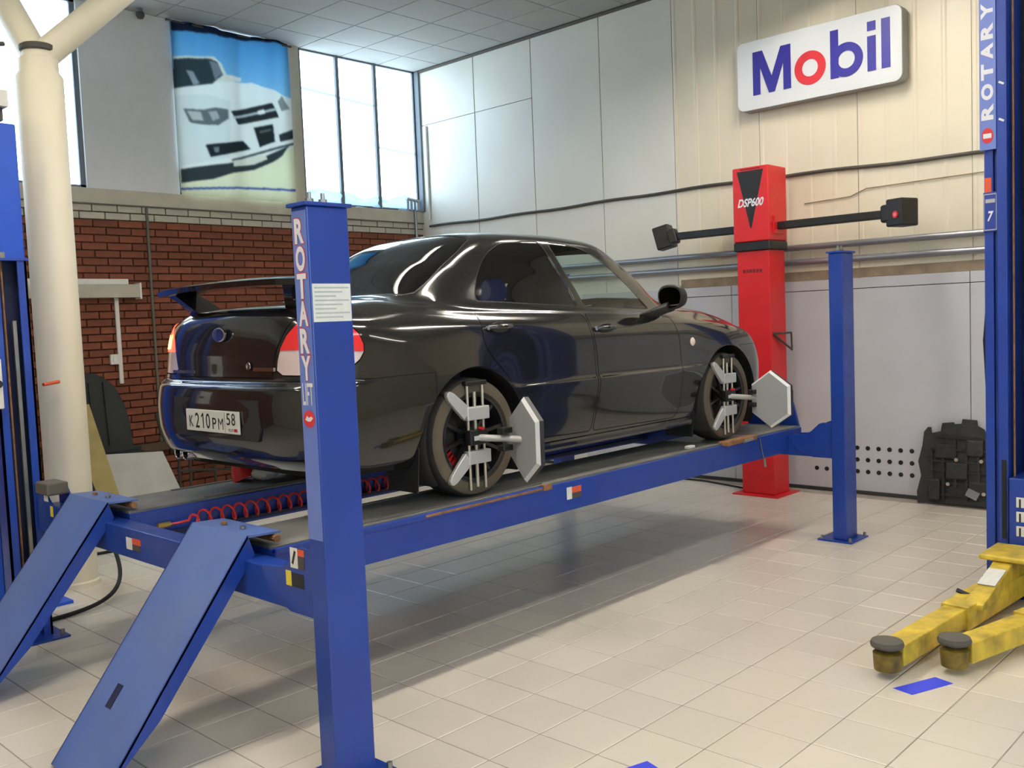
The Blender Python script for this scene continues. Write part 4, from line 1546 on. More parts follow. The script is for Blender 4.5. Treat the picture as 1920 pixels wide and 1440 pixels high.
def clamp(wx, nang, tc, label, HH):
    """wx wheel x; nang direction of the board's plain back face; tc board centre"""
    yf = CY - TR - 0.115          # clamp plane just outside the tyre
    zc = CZ + RW
    t = thing('alignment_clamp', (wx, yf, CZ + 0.03), label, 'wheel clamp', 'wheel alignment clamps')
    for dx in (-0.065, 0.045):
        MB().cyl((wx + dx, yf, zc - 0.27), (wx + dx, yf, zc + 0.28), 0.0075, 10).build('guide_rod', m_rod, t, smooth=True)
    MB().cyl((wx - 0.005, yf + 0.01, zc - 0.26), (wx - 0.005, yf + 0.01, zc + 0.24), 0.010, 10).build('screw_rod', m_rod, t, smooth=True)
    MB().box(wx - 0.085, wx + 0.065, yf - 0.018, yf + 0.018, zc + 0.275, zc + 0.30).build('top_handle', m_black, t, bevel=0.005)
    for s, zz in ((1, 0.13), (-1, -0.10)):
        MB().box(wx - 0.085, wx + 0.075, yf - 0.022, yf + 0.022, zc + zz - 0.035, zc + zz + 0.035).build('slide_block', m_alu, t, bevel=0.006)
        for e in (-1,):
            arm = MB()
            xa_, za_ = wx - 0.005 + e * 0.07, zc + zz
            xb_, zb_ = wx - 0.005 + e * 0.20, zc + zz + s * 0.115
            d_ = Vector((xb_ - xa_, 0, zb_ - za_))
            nn = Vector((-d_.z, 0, d_.x)).normalized()
            prof = []
            for p_, w_ in ((0, .036), (.45, .032), (.85, .026), (1.0, .016)):
                prof.append((Vector((xa_, 0, za_)) + d_ * p_ + nn * w_))
            for p_, w_ in ((1.04, 0.0), (1.0, .016), (.85, .026), (.45, .032), (0, .036)):
                prof.append((Vector((xa_, 0, za_)) + d_ * p_ - nn * w_))
            arm.prism([(v.x, v.z) for v in prof], lambda x, z: (x, yf - 0.012, z), lambda x, z: (x, yf + 0.014, z))
            arm.build('clamp_arm', m_alu, t, bevel=0.004)
            MB().cyl((xb_ - e * .01, yf, zb_), (xb_ - e * .01, yf + 0.045, zb_), 0.011, 10).build('rim_claw', m_steel, t, smooth=True)
    MB().box(wx - 0.075, wx + 0.055, yf - 0.025, yf + 0.02, zc - 0.035, zc + 0.045).build('centre_block', m_black, t, bevel=0.006)
    MB().box(wx - 0.05, wx + 0.035, yf - 0.03, yf - 0.02, zc - 0.012, zc + 0.012).build('cross_bridge', m_alu, t, bevel=0.003)
    MB().cyl((wx - 0.005, yf - 0.02, zc + 0.05), (wx - 0.005, yf - 0.05, zc + 0.05), 0.008, 8).build('red_button', m_cal, t)
    tc = Vector(tc)
    n_ = Vector((math.cos(nang), math.sin(nang), 0))       # plain back towards the camera side
    tt = Vector((-n_.y, n_.x, 0))
    # stub shaft and knobs
    MB().cyl((wx - 0.005, yf - 0.02, zc), tc - n_ * 0.02, 0.018, 12).build('stub_shaft', m_alu, t, smooth=True)
    mid = (Vector((wx - 0.005, yf - 0.02, zc)) * 0.4 + tc * 0.6)
    for dz in (-0.045, 0.045):
        MB().box(mid.x - 0.04, mid.x + 0.03, mid.y - 0.02, mid.y + 0.03, mid.z + dz - 0.016, mid.z + dz + 0.016).build('lock_knob', m_black, t, bevel=0.006)
    hw, hh, cc = HH * 0.40, HH / 2, HH * 0.21
    hexa = [(-hw, -hh + cc * 1.2), (0, -hh), (hw, -hh + cc * 1.2), (hw, hh - cc * 1.2), (0, hh), (-hw, hh - cc * 1.2)]
    b_ = MB()
    b_.prism(hexa, lambda a, z: tc + tt * a + Vector((0, 0, z)) - n_ * 0.03, lambda a, z: tc + tt * a + Vector((0, 0, z)) - n_ * 0.004)
    b_.build('target_back', m_black, t, bevel=0.004)
    b_ = MB()
    n6 = 6
    rim_o = [tc + tt * a + Vector((0, 0, z)) - n_ * 0.004 for a, z in hexa]
    rim_i = [tc + tt * a * .90 + Vector((0, 0, z * .92)) + n_ * 0.012 for a, z in hexa]
    b_.add(rim_o + rim_i, [(i, (i + 1) % 6, 6 + (i + 1) % 6, 6 + i) for i in range(6)])
    b_.build('target_rim', m_tgtrim, t)
    b_ = MB()
    b_.add(rim_i, [tuple(range(6))])
    b_.build('target_face', m_tgt, t)
    return t


clamp(CX, math.radians(157), (3.515, 3.27, 1.13), 'aluminium alignment clamp on the rear wheel, its grey target board seen edge on', 0.44)
clamp(CX + WB, math.radians(172), (5.945, 3.20, 1.125), 'aluminium alignment clamp on the front wheel, its grey hexagonal target board seen face on', 0.40)
# ================================================================ THINGS IN THE WORKSHOP
m_red = mat('tower red enamel', rgb(206, 30, 36), 0.38, noise=0.05)

# ---- red alignment camera tower
tx0, tx1, ty0, ty1 = 7.98, 8.28, 4.28, 4.61
tw = thing('camera_tower', (8.13, 4.445, 0), 'tall red wheel-alignment tower with black camera bar by the right wall', 'alignment tower')
MB().box(tx0 - 0.07, tx1 + 0.07, ty0 - 0.07, ty1 + 0.07, 0, 0.012).build('base_plate', m_red, tw)
low = MB().box(tx0, tx1, ty0, ty1, 0.012, 2.30).build('lower_mast', m_red, tw, bevel=0.008)
MB().box(tx0 - 0.022, tx1 + 0.022, ty0 - 0.022, ty1 + 0.022, 2.29, 2.375).build('collar', m_black, tw, bevel=0.012)
hd_ = MB().box(tx0 - 0.02, tx1 + 0.02, ty0 - 0.02, ty1 + 0.02, 2.375, 3.06).build('head', m_red, tw, bevel=0.012)
fx = tx0 - 0.0212
yc_ = (ty0 + ty1) / 2
b = MB()
b.v = [(fx, ty1 - 0.03, 3.025), (fx, ty0 + 0.03, 3.025), (fx, yc_ - 0.006, 2.50), (fx, yc_ + 0.006, 2.50)]
b.f = [(0, 1, 2, 3)]
b.build('triangle_emblem', m_black, hd_, fix=False)
lettering('DSP600', (fx - 0.0012, yc_ - 0.005, 2.735), (0, -1, 0), (0, 0, 1), 0.255, 0.078, m_letw, hd_, bold=0.03, slant=0.25)
MB().box(fx - 0.0005, fx, yc_ - 0.10, yc_ + 0.10, 3.035, 3.046).build('print_mark', mat('dark red print', rgb(110, 10, 14), 0.5), hd_)
for k in range(6):
    MB().box(tx0 - 0.0008, tx0, yc_ + 0.105 - k * 0.034 - 0.026, yc_ + 0.105 - k * 0.034, 2.09, 2.122).build('print_mark', mat('dark red print', rgb(110, 10, 14), 0.5), low)
MB().box(tx0 + 0.05, tx1 - 0.05, ty0 - 0.035, ty0 - 0.02, 2.44, 2.60).build('bar_bracket', m_red, hd_)
bar = MB().box(8.08, 8.18, 3.20, ty0 - 0.02, 2.475, 2.545).box(8.08, 8.18, ty1 + 0.02, 5.42, 2.475, 2.545).build('camera_bar', m_black, tw, bevel=0.008)
for yp, sg, dx in ((3.12, -1, 0.0), (5.50, 1, 0.0)):
    ang = math.radians(20) * (-1 if sg < 0 else 1)
    ax_ = Vector((math.cos(ang), math.sin(ang) , 0))
    ay_ = Vector((-math.sin(ang), math.cos(ang), 0))
    az_ = Vector((0, 0, 1))
    if sg > 0:
        ay_ = Vector((-math.sin(ang), math.cos(ang), -0.25)).normalized()
        az_ = ax_.cross(ay_)
    pod = MB().obox((8.11, yp, 2.51), ax_, ay_, az_, 0.10, 0.085, 0.115).build('camera_pod', m_black, tw, bevel=0.014)
    MB().obox((8.11, yp - sg * 0.10, 2.51), ax_, ay_, az_, 0.07, 0.05, 0.075).build('pod_neck', m_black, tw, bevel=0.02)
    c0 = Vector((8.11, yp, 2.49)) - ax_ * 0.1005
    MB().cyl(c0 + ay_ * -0.02, c0 + ay_ * -0.02 - ax_ * 0.006, 0.030, 18).build('lens_ring', m_cal if sg < 0 else m_black, pod, smooth=True)
    MB().cyl(c0 + ay_ * -0.02 - ax_ * 0.006, c0 + ay_ * -0.02 - ax_ * 0.008, 0.016, 14).build('lens', mat('lens pink', rgb(220, 120, 130), 0.2) if sg < 0 else m_black, pod, smooth=True)
# triangular handle bracket on the mast's side
br_ = MB()
br_.tube([(8.02, ty0 - 0.0, 1.52), (8.26, ty0 - 0.06, 1.52), (8.27, ty0 - 0.06, 1.36), (8.02, ty0 - 0.0, 1.52)], 0.011, 8)
br_.build('cable_hook', m_cable, tw, smooth=True)
MB().box(8.22, 8.30, ty0 - 0.05, ty0, 0.84, 0.98).build('socket_box', m_cable, tw, bevel=0.006)
# power cable from the tower along the wall's foot
tag(MB().tube([(8.20, 4.72, 0.010), (8.25, 4.9, 0.010), (8.36, 5.3, 0.010), (8.34, 5.7, 0.010), (8.46, 6.2, 0.010), (8.48, 7.2, 0.010)], 0.009, 8).build('power_cable', m_rubber, smooth=True),
    'black power cable lying on the floor behind the red tower', 'cable')

# ---- illuminated fascia sign
m_sign = mat('sign face white', rgb(224, 228, 232), 0.4)
m_sblue = mat('sign letter blue', rgb(44, 40, 140), 0.45)
m_sred = mat('sign letter red', rgb(206, 48, 58), 0.45)
m_sside = mat('sign side grey', rgb(150, 150, 146), 0.5)
sy0, sy1, sz0, sz1 = 3.215, 4.81, 3.665, 4.32     # right/left edges as seen, on the wall
sign = thing('wall_sign', (XW - 0.07, (sy0 + sy1) / 2, sz0), 'white rounded box sign with blue and red lettering high on the right wall', 'sign')


def rrect(y0, y1, z0, z1, r, n=6):
    out = []
    for cyy, czz, a0 in ((y1 - r, z1 - r, 0), (y0 + r, z1 - r, 90), (y0 + r, z0 + r, 180), (y1 - r, z0 + r, 270)):
        for k in range(n + 1):
            a = math.radians(a0 + 90 * k / n)
            out.append((cyy + r * math.cos(a), czz + r * math.sin(a)))
    return out


MB().prism(rrect(sy0, sy1, sz0, sz1, 0.07), lambda y, z: (XW - 0.13, y, z), lambda y, z: (XW - 0.006, y, z)).build('sign_case', m_sside, sign)
MB().prism(rrect(sy0 + .004, sy1 - .004, sz0 + .004, sz1 - .004, 0.068), lambda y, z: (XW - 0.142, y, z), lambda y, z: (XW - 0.128, y, z)).build('sign_face', m_sign, sign, bevel=0.005)
SX = XW - 0.1425
# geometric letters in a (s,t) frame: s runs from the left edge (y = sy1) to the right, t upwards
Wd = sy1 - sy0


def sp_(s, t):
    return (SX, sy1 - s, sz0 + t)


def letter(name, polys, m, dep=0.006):
    b = MB()
    for p in polys:
        n0 = len(b.v)
        b.v += [sp_(*q) for q in p] + [(SX - dep, *sp_(*q)[1:]) for q in p]
        n = len(p)
        for t in tessellate_polygon([[Vector((q[0], q[1], 0)) for q in p]]):
            b.f.append(tuple(n0 + n + i for i in t))
        for i in range(n):
            b.f.append((n0 + i, n0 + (i + 1) % n, n0 + n + (i + 1) % n, n0 + n + i))
    return b.build(name, m, sign)


def ring(c, ro_, ri_, n=40):
    b = []
    for i in range(n):
        a0, a1 = 2 * math.pi * i / n, 2 * math.pi * (i + 1) / n
        b.append([(c[0] + ri_ * math.cos(a0), c[1] + ri_ * math.sin(a0)), (c[0] + ro_ * math.cos(a0), c[1] + ro_ * math.sin(a0)),
                  (c[0] + ro_ * math.cos(a1), c[1] + ro_ * math.sin(a1)), (c[0] + ri_ * math.cos(a1), c[1] + ri_ * math.sin(a1))])
    return b


B0, CAP = 0.135, 0.405         # baseline and cap height
xh = 0.29
L0 = 0.175
letter('letter', [[(L0, B0), (L0, B0 + CAP), (L0 + .10, B0 + CAP), (L0 + .195, B0 + .15), (L0 + .29, B0 + CAP), (L0 + .39, B0 + CAP), (L0 + .39, B0), (L0 + .315, B0),
                   (L0 + .315, B0 + .255), (L0 + .225, B0), (L0 + .165, B0), (L0 + .075, B0 + .255), (L0 + .075, B0)]], m_sblue)
oc = L0 + .39 + .04 + .15
letter('letter', ring((oc, B0 + .145), .152, .078), m_sred)
bs = oc + .152 + .045
letter('letter', [[(bs, B0), (bs, B0 + CAP + .02), (bs + .075, B0 + CAP + .02), (bs + .075, B0)]], m_sblue)
letter('letter_bowl', ring((bs + .150, B0 + .145), .150, .078), m_sblue, 0.008)
is_ = bs + .30 + .04
letter('letter', [[(is_, B0), (is_, B0 + .30), (is_ + .075, B0 + .30), (is_ + .075, B0)], [(is_, B0 + .345), (is_, B0 + CAP + .02), (is_ + .075, B0 + CAP + .02), (is_ + .075, B0 + .345)]], m_sblue)
ls_ = is_ + .075 + .05
letter('letter', [[(ls_, B0), (ls_, B0 + CAP + .02), (ls_ + .075, B0 + CAP + .02), (ls_ + .075, B0)]], m_sblue)

# ---- pipes and cables on the walls
tag(MB().tube([(XW - 0.055, 7.4, 2.325), (XW - 0.055, 5.0, 2.32), (XW - 0.055, 2.0, 2.31), (XW - 0.055, -1.5, 2.30)], 0.030, 12).build('wall_pipe', m_galv, smooth=True),
    'upper of two grey pipes running along the right wall behind the red tower', 'pipe', 'grey wall pipes')
tag(MB().tube([(XW - 0.055, 7.4, 2.195), (XW - 0.055, 5.0, 2.185), (XW - 0.055, 2.0, 2.165), (XW - 0.055, -1.5, 2.15)], 0.030, 12).build('wall_pipe', m_galv, smooth=True),
    'lower of two grey pipes running along the right wall behind the red tower', 'pipe', 'grey wall pipes')
cb_ = []
for i in range(41):
    t = i / 40
    y = 9.5 - t * 8.5
    cb_.append((XW - 0.022, y, 3.03 - 0.012 * math.sin(t * 9) - 0.07 * t * t + 0.006 * math.sin(t * 41)))
tag(MB().tube(cb_, 0.016, 8).build('wall_cable', m_cable, smooth=True), 'dark cable strung across the right wall above the pipes', 'cable')
ck = [(XW - 0.018, y, z) for y, z in ((5.55, 2.70), (4.9, 2.72), (4.7, 2.75))]
tag(MB().tube([(XW - 0.014, 4.20, 2.73), (XW - 0.014, 3.75, 2.745), (XW - 0.014, 3.6, 2.80), (XW - 0.014, 2.2, 2.82)], 0.005, 6).build('thin_cable', m_rust, smooth=True),
    'thin beige cable on the right wall under the sign', 'cable')
tag(MB().tube([(XW - .017, 9.50, 3.12), (XW - .017, 9.50, 4.34)], 0.016, 10).build('riser_pipe', m_white, smooth=True), 'thin white riser pipe in the corner by the window', 'pipe')
rad = thing('corner_valve', (8.38, 9.58, 3.236), 'grey pipe manifold with valves on the ledge in the wall corner', 'pipe fitting')
for k, yy in enumerate((8.25, 8.31, 8.37, 8.43)):
    MB().cyl((yy, 9.60, 3.236), (yy, 9.60, 3.40 - 0.015 * k), 0.018, 10).build('pipe_stub', m_galv, rad, smooth=True)
MB().tube([(8.23, 9.60, 3.385), (8.45, 9.60, 3.36)], 0.020, 10).build('header_pipe', m_galv, rad, smooth=True)
tag(MB().tube([(8.40, 9.635, 3.235), (8.42, 9.635, 2.0), (8.42, 9.635, 0.3)], 0.02, 10).build('corner_pipe', m_galv, smooth=True), 'grey pipe running down the brick wall in the corner', 'pipe')
tag(MB().tube([(4.69, 9.64, 3.07), (4.69, 9.64, 0.6), (4.69, 9.64, 0.05)], 0.014, 10).build('conduit', mat('conduit olive grey', rgb(92, 92, 80), 0.6), smooth=True), 'thin grey conduit running down the brick wall beside the wing', 'pipe')
# wall lamp / trunking box with its cable duct
wbx = thing('trunking_box', (4.1, 9.60, 2.13), 'long pale box on the brick wall half behind the white column', 'wall box')
MB().box(3.30, 4.53, 9.545, 9.655, 2.13, 2.265).build('box_body', m_pbrick, wbx, bevel=0.006)
MB().box(3.30, 4.41, 9.56, 9.655, 2.265, 2.32).build('box_lid', m_white, wbx, bevel=0.004)
MB().box(4.515, 4.535, 9.54, 9.655, 2.115, 2.28).build('end_cap', m_white, wbx)
MB().box(4.285, 4.325, 9.63, 9.655, 1.25, 2.13).build('cable_duct', m_white, wbx, bevel=0.003)
swb = MB().box(4.20, 4.285, 9.62, 9.655, 1.45, 1.555).build('switch_box', m_white, wbx, bevel=0.005)
MB().box(4.225, 4.26, 9.614, 9.62, 1.475, 1.53).build('rocker', m_lamp, swb)
# small camera under the ceiling
sc_ = thing('ceiling_sensor', (4.70, 9.52, HC - 0.11), 'small dark sensor under the ceiling above the grey pier', 'sensor')
MB().cyl((4.70, 9.52, HC - 0.04), (4.70, 9.52, HC), 0.03, 14).build('mount', m_frame, sc_, smooth=True)
MB().lathe([(0.0, -0.11), (0.03, -0.10), (0.045, -0.07), (0.04, -0.04)], (4.70, 9.52, HC), (0, 0, 1), 18).build('dome', m_cable, sc_, smooth=True)

# ---- printed banner hanging over the middle window
NBX, NBZ = 200, 280
bx0, bx1, bz0, bz1 = 5.085, 6.535, 3.225, 5.07


def q2st(X_, Y_):
    px, py = 300 + X_ / 3.4286, Y_ / 3.4286
    s = (px - 322) / (544 - 322)
    for _ in range(2):
        t = (py - (32 + 55 * s)) / ((365 + 20 * s) - (32 + 55 * s))
        s = (px - (320 + 12 * t)) / ((540 + 7 * t) - (320 + 12 * t))
    return s, t


sg_, tg_ = np.meshgrid(np.linspace(0, 1, NBX), np.linspace(0, 1, NBZ), indexing='ij')
Cc = np.zeros((NBX, NBZ, 3))
f_ = np.clip(tg_ / 0.40, 0, 1)[..., None]
Cc[:] = np.array([66, 132, 178]) * (1 - f_) + np.array([128, 178, 205]) * f_
Pq = np.stack([sg_.ravel(), tg_.ravel()], 1)


def paint(pts_, c, soft=0):
    msk = inpoly(Pq, [q2st(*p) for p in pts_]).reshape(NBX, NBZ)
    Cc[msk] = c


paint([(60, 880), (860, 800), (880, 1330), (80, 1310)], (206, 208, 176))
paint([(80, 345), (320, 362), (372, 400), (400, 470), (505, 492), (500, 515), (390, 520), (80, 560)], (196, 200, 184))
paint([(80, 540), (300, 520), (420, 515), (560, 530), (680, 580), (840, 650), (850, 960), (640, 1010), (420, 1040), (250, 1065), (90, 1085)], (208, 212, 204))
paint([(80, 600), (250, 600), (420, 640), (410, 1010), (120, 1060), (85, 1060)], (196, 202, 196))
paint([(80, 362), (280, 372), (345, 395), (380, 470), (300, 535), (80, 553)], (46, 58, 62))
paint([(150, 440), (195, 450), (235, 530), (195, 540)], (128, 140, 144))
paint([(285, 385), (345, 400), (375, 465), (320, 510)], (104, 116, 120))
paint([(410, 480), (500, 488), (495, 515), (430, 505)], (206, 206, 196))
paint([(132, 690), (250, 700), (330, 686), (403, 694), (406, 756), (340, 800), (270, 800), (165, 780)], (92, 100, 100))
paint([(150, 705), (235, 712), (250, 770), (180, 765)], (168, 170, 164))
paint([(275, 715), (330, 708), (350, 755), (300, 775)], (150, 156, 156))
paint([(422, 708), (690, 672), (738, 765), (470, 795)], (40, 46, 48))
paint([(430, 742), (715, 705), (722, 722), (440, 758)], (170, 176, 172))
paint([(590, 715), (640, 705), (650, 735), (600, 742)], (214, 216, 210))
paint([(565, 822), (692, 808), (704, 920), (600, 950)], (36, 42, 42))
paint([(600, 845), (680, 835), (682, 850), (604, 860)], (88, 96, 94))
paint([(258, 928), (500, 902), (545, 958), (285, 1008)], (34, 40, 42))
paint([(300, 945), (340, 940), (340, 975), (310, 980)], (108, 116, 116))
paint([(735, 878), (840, 846), (842, 905), (745, 922)], (46, 54, 56))
paint([(732, 665), (772, 628), (822, 712), (765, 726)], (120, 128, 126))
paint([(420, 1022), (842, 930), (842, 944), (425, 1036)], (70, 78, 78))
paint([(110, 1082), (400, 1048), (450, 1036), (640, 1010), (810, 950), (760, 1010), (690, 1050), (560, 1095), (430, 1110), (300, 1150), (110, 1172)], (48, 56, 58))
paint([(430, 1030), (640, 1000), (655, 1030), (560, 1062), (430, 1070)], (196, 198, 180))
paint([(80, 1206), (450, 1204), (860, 1232), (860, 1244), (450, 1216), (80, 1218)], (54, 74, 140))
paint([(60, 120), (200, 140), (900, 285), (900, 325), (420, 232), (60, 176)], (24, 30, 46))
# slight softening of the print
for _ in range(4):
    Cc[1:-1, 1:-1] = (Cc[1:-1, 1:-1] * 2 + Cc[:-2, 1:-1] + Cc[2:, 1:-1] + Cc[1:-1, :-2] + Cc[1:-1, 2:]) / 6
me = bpy.data.meshes.new('banner')
vs, fs = [], []
for i in range(NBX):
    s = i / (NBX - 1)
    for j in range(NBZ):
        t = j / (NBZ - 1)
        amp = 0.018 * (1 - t) + 0.010
        y = YW - 0.045 + amp * (math.sin(s * 34 + 1.5 * math.sin(t * 3)) * 0.6 + math.sin(s * 13 + t * 2) * 0.6)
        vs.append((bx0 + (bx1 - bx0) * s - 5.81, y - YW, bz1 + (bz0 - bz1) * t + 0.012 * math.sin(s * 9) * (1 - t) - bz0))
for i in range(NBX - 1):
    for j in range(NBZ - 1):
        a = i * NBZ + j
        fs.append((a, a + 1, a + NBZ + 1, a + NBZ))
me.from_pydata(vs, [], fs)
ca = me.color_attributes.new('print', 'FLOAT_COLOR', 'POINT')
lin_c = np.where(Cc / 255 <= .04045, Cc / 255 / 12.92, ((Cc / 255 + .055) / 1.055) ** 2.4).reshape(-1, 3)
ca.data.foreach_set('color', np.concatenate([lin_c, np.ones((len(lin_c), 1))], 1).ravel())
me.polygons.foreach_set('use_smooth', [True] * len(me.polygons))
mb_ = bpy.data.materials.new('banner print cloth')
mb_.use_nodes = True
nt = mb_.node_tree
nt.nodes.remove(nt.nodes['Principled BSDF'])
at = nt.nodes.new('ShaderNodeAttribute')
at.attribute_name = 'print'
df_, tr_, mx_ = nt.nodes.new('ShaderNodeBsdfDiffuse'), nt.nodes.new('ShaderNodeBsdfTranslucent'), nt.nodes.new('ShaderNodeMixShader')
mx_.inputs[0].default_value = 0.12
for n_ in (df_, tr_):
    nt.links.new(at.outputs['Color'], n_.inputs['Color'])
nt.links.new(df_.outputs[0], mx_.inputs[1])
nt.links.new(tr_.outputs[0], mx_.inputs[2])
nt.links.new(mx_.outputs[0], nt.nodes['Material Output'].inputs[0])
me.materials.append(mb_)
ban = thing('banner', (5.81, YW, bz0), 'large printed cloth banner of a white car hanging in the window', 'banner')
new_obj('printed_cloth', me, ban)
MB().tube([(bx0 - 0.05, YW - 0.03, bz1 - 0.005), (bx1 + 0.05, YW - 0.03, bz1 - 0.02)], 0.012, 8).build('hanging_rod', m_cable, ban, smooth=True)

# ---- black engine under-tray leaning against the right wall
m_tray = mat('undertray black plastic', rgb(34, 34, 30), 0.6, noise=0.5, nscale=12, bump=0.5, bscale=30)
ut = thing('engine_undertray', (8.38, 2.83, 0), 'black moulded engine undertray leaning against the pale wall beside the two-post lift', 'undertray')
outl = [(2.45, 0.02), (3.04, 0.02), (3.12, -0.0), (3.13, 0.10), (3.10, 0.24), (3.13, 0.36), (3.10, 0.50), (3.09, 0.62), (3.06, 0.66), (3.035, 0.66), (3.03, 0.61), (2.95, 0.63), (2.94, 0.70),
        (2.85, 0.71), (2.84, 0.695), (2.78, 0.70), (2.775, 0.74), (2.66, 0.735), (2.655, 0.69), (2.60, 0.66), (2.58, 0.62), (2.52, 0.62), (2.52, 0.70), (2.45, 0.72)]


def tray_pt(y, z, d=0.0):
    return (8.40 + 0.10 * z / 0.7 - d, y, max(z, 0.0))


MB().prism(outl, lambda y, z: tray_pt(y, z), lambda y, z: tray_pt(y, z, 0.02)).build('tray_shell', m_tray, ut)
ribs = MB()
for k in range(6):
    zz = 0.10 + 0.095 * k
    MB_y0, MB_y1 = 2.48 + 0.02 * (k % 2), 3.05 - 0.03 * (k % 3)
    p0, p1 = tray_pt(MB_y0, zz, 0.028), tray_pt(MB_y1, zz + 0.012 * ((k % 3) - 1), 0.028)
    MB().bar(p0, p1, 0.016, 0.02).build('rib', m_tray, ut)
for k in range(6):
    yy = 2.52 + 0.095 * k
    MB().bar(tray_pt(yy, 0.06 + 0.1 * (k % 2), 0.030), tray_pt(yy + 0.02, 0.56 - 0.05 * (k % 3), 0.030), 0.018, 0.022, up=(0, 1, 0)).build('rib', m_tray, ut)
for (yy, zz, hw, hh) in ((2.98, 0.13, 0.05, 0.09), (2.80, 0.30, 0.09, 0.07), (2.62, 0.16, 0.08, 0.06), (2.90, 0.46, 0.08, 0.06), (2.66, 0.50, 0.07, 0.07)):
    c = Vector(tray_pt(yy, zz, 0.03))
    MB().obox(c, (1, 0, -0.14), (0, 1, 0), (0.14, 0, 1), 0.018, hw, hh).build('moulded_boss', m_tray, ut, bevel=0.012)
for (yy, zz) in ((2.80, 0.40), (2.60, 0.40), (2.86, 0.19), (2.57, 0.13)):
    c = Vector(tray_pt(yy, zz, 0.055))
    MB().cyl(c, c - Vector((0.006, 0, 0)), 0.016, 10).build('clip_washer', m_rod, ut)
c = Vector(tray_pt(2.66, 0.12, 0.05))
MB().obox(c, (1, 0, -0.14), (0, 0.9, 0.4), (0.14, -.4, 0.9), 0.006, 0.05, 0.035).build('torn_patch', m_galv, ut)

# ---- blue tape marks on the floor
m_tape = mat('blue floor tape', rgb(52, 66, 214), 0.5)


def tape(pts_, label):
    b = MB()
    b.prism([p[:2] for p in pts_], lambda x, y: (x, y, 0.0002), lambda x, y: (x, y, 0.0012))
    tag(b.build('floor_tape', m_tape), label, 'tape', 'blue tape marks')


tape([(4.205, 1.685), (4.45, 1.585), (4.42, 1.495), (4.18, 1.59)], 'blue tape strip on the floor in front of the yellow lift arms')
tape([(2.73, 2.20), (2.93, 2.14), (2.905, 2.06), (2.70, 2.13)], 'blue tape strip at the bottom edge of the picture, right of the near post')

# ---- two-post lift on the right: column, carriage, yellow swing arms
m_yarm = mat('lift arm yellow', rgb(226, 196, 66), 0.42, noise=0.15, nscale=6, dust=rgb(62, 50, 24), dustscale=11, dustamt=0.6)
m_blue2 = mat('two-post lift blue', rgb(22, 58, 150), 0.38, noise=0.12, nscale=4, coat=0.15)
tp = thing('two_post_lift_column', (6.2, 1.6, 0), 'tall blue two-post lift column at the right edge with yellow arms at its foot', 'car lift')
cx0 = 6.03
b = MB()
HT = 3.9
# channel section open towards -x
b.box(cx0, cx0 + 0.34, 1.79, 1.84, 0.02, HT)           # left web
b.box(cx0 + 0.02, cx0 + 0.32, 1.76, 1.79, 0.02, HT)
b.box(cx0 - 0.02, cx0 + 0.06, 1.71, 1.765, 0.02, HT)   # left lip
b.box(cx0 + 0.30, cx0 + 0.34, 1.36, 1.80, 0.02, HT)    # back
b.box(cx0, cx0 + 0.34, 1.32, 1.37, 0.02, HT)           # right web
b.box(cx0 - 0.02, cx0 + 0.06, 1.395, 1.45, 0.02, HT)   # right lip
colp = b.build('column_channel', m_blue2, tp, bevel=0.004)
MB().box(cx0 + 0.24, cx0 + 0.29, 1.45, 1.70, 0.3, HT).build('channel_shade', m_black, colp)  # added black sheet stands for the shade deep in the channel
MB().cyl((cx0 + 0.03, 1.69, 0.70), (cx0 + 0.03, 1.69, HT - 0.02), 0.006, 8).build('lift_cable', m_rusty, colp)
MB().box(cx0 - 0.10, cx0 + 0.42, 1.26, 1.90, 0, 0.02).build('base_plate', m_blue2, tp)
# carriage in the channel
car_ = MB().box(cx0 - 0.05, cx0 + 0.22, 1.46, 1.70, 0.12, 0.70).build('carriage', m_blue2, tp, bevel=0.006)
MB().box(cx0 - 0.16, cx0 + 0.12, 1.40, 1.82, 0.09, 0.125).build('carriage_shelf', m_blue2, car_, bevel=0.006)
for k, zz in enumerate((0.56, 0.475, 0.39)):
    MB().box(cx0 - 0.0515, cx0 - 0.05, 1.60 - 0.02 * 0, 1.66, zz - 0.03, zz + 0.03).build('caution_print', m_paper, car_)
    MB().box(cx0 - 0.0525, cx0 - 0.051, 1.635, 1.645, zz - 0.03, zz + 0.02).build('caution_print', m_ink, car_)
MB().box(cx0 - 0.025, cx0 - 0.02, 1.72, 1.745, 0.33, 0.80).build('rubber_guard', m_rubber, colp)
# decal panel on the lip, letters turned on their side
dp = MB().box(cx0 - 0.024, cx0 - 0.004, 1.766, 1.855, 2.62, HT).build('decal_panel', m_decal, colp)
zb = 2.765
for ch in 'ROTARY':
    lettering(ch, (cx0 - 0.0255, 1.812, zb + 0.07), (0, 0, 1), (0, 1, 0), 0.092, 0.066, m_letw, dp, name='letter', bold=0.05)
    zb += 0.115
b = MB()
b.v = [(cx0 - 0.0252, 1.812 + 0.032 * math.cos(a), 2.70 + 0.045 * math.sin(a)) for a in np.linspace(0, 2 * math.pi, 28, endpoint=False)]
b.f = [tuple(range(28))]
b.build('logo_oval', m_letr, dp, fix=False)
MB().box(cx0 - 0.026, cx0 - 0.0255, 1.79, 1.835, 2.685, 2.712).build('logo_script', m_letw, dp)
MB().box(cx0 - 0.0012, cx0, 1.80, 1.836, 2.36, 2.46).build('label_orange', m_orange, colp)
np_ = MB().box(cx0 - 0.012, cx0 - 0.002, 1.765, 1.842, 2.145, 2.375).build('number_sign', mat('number sign blue', rgb(32, 56, 140), 0.4), colp, bevel=0.003)
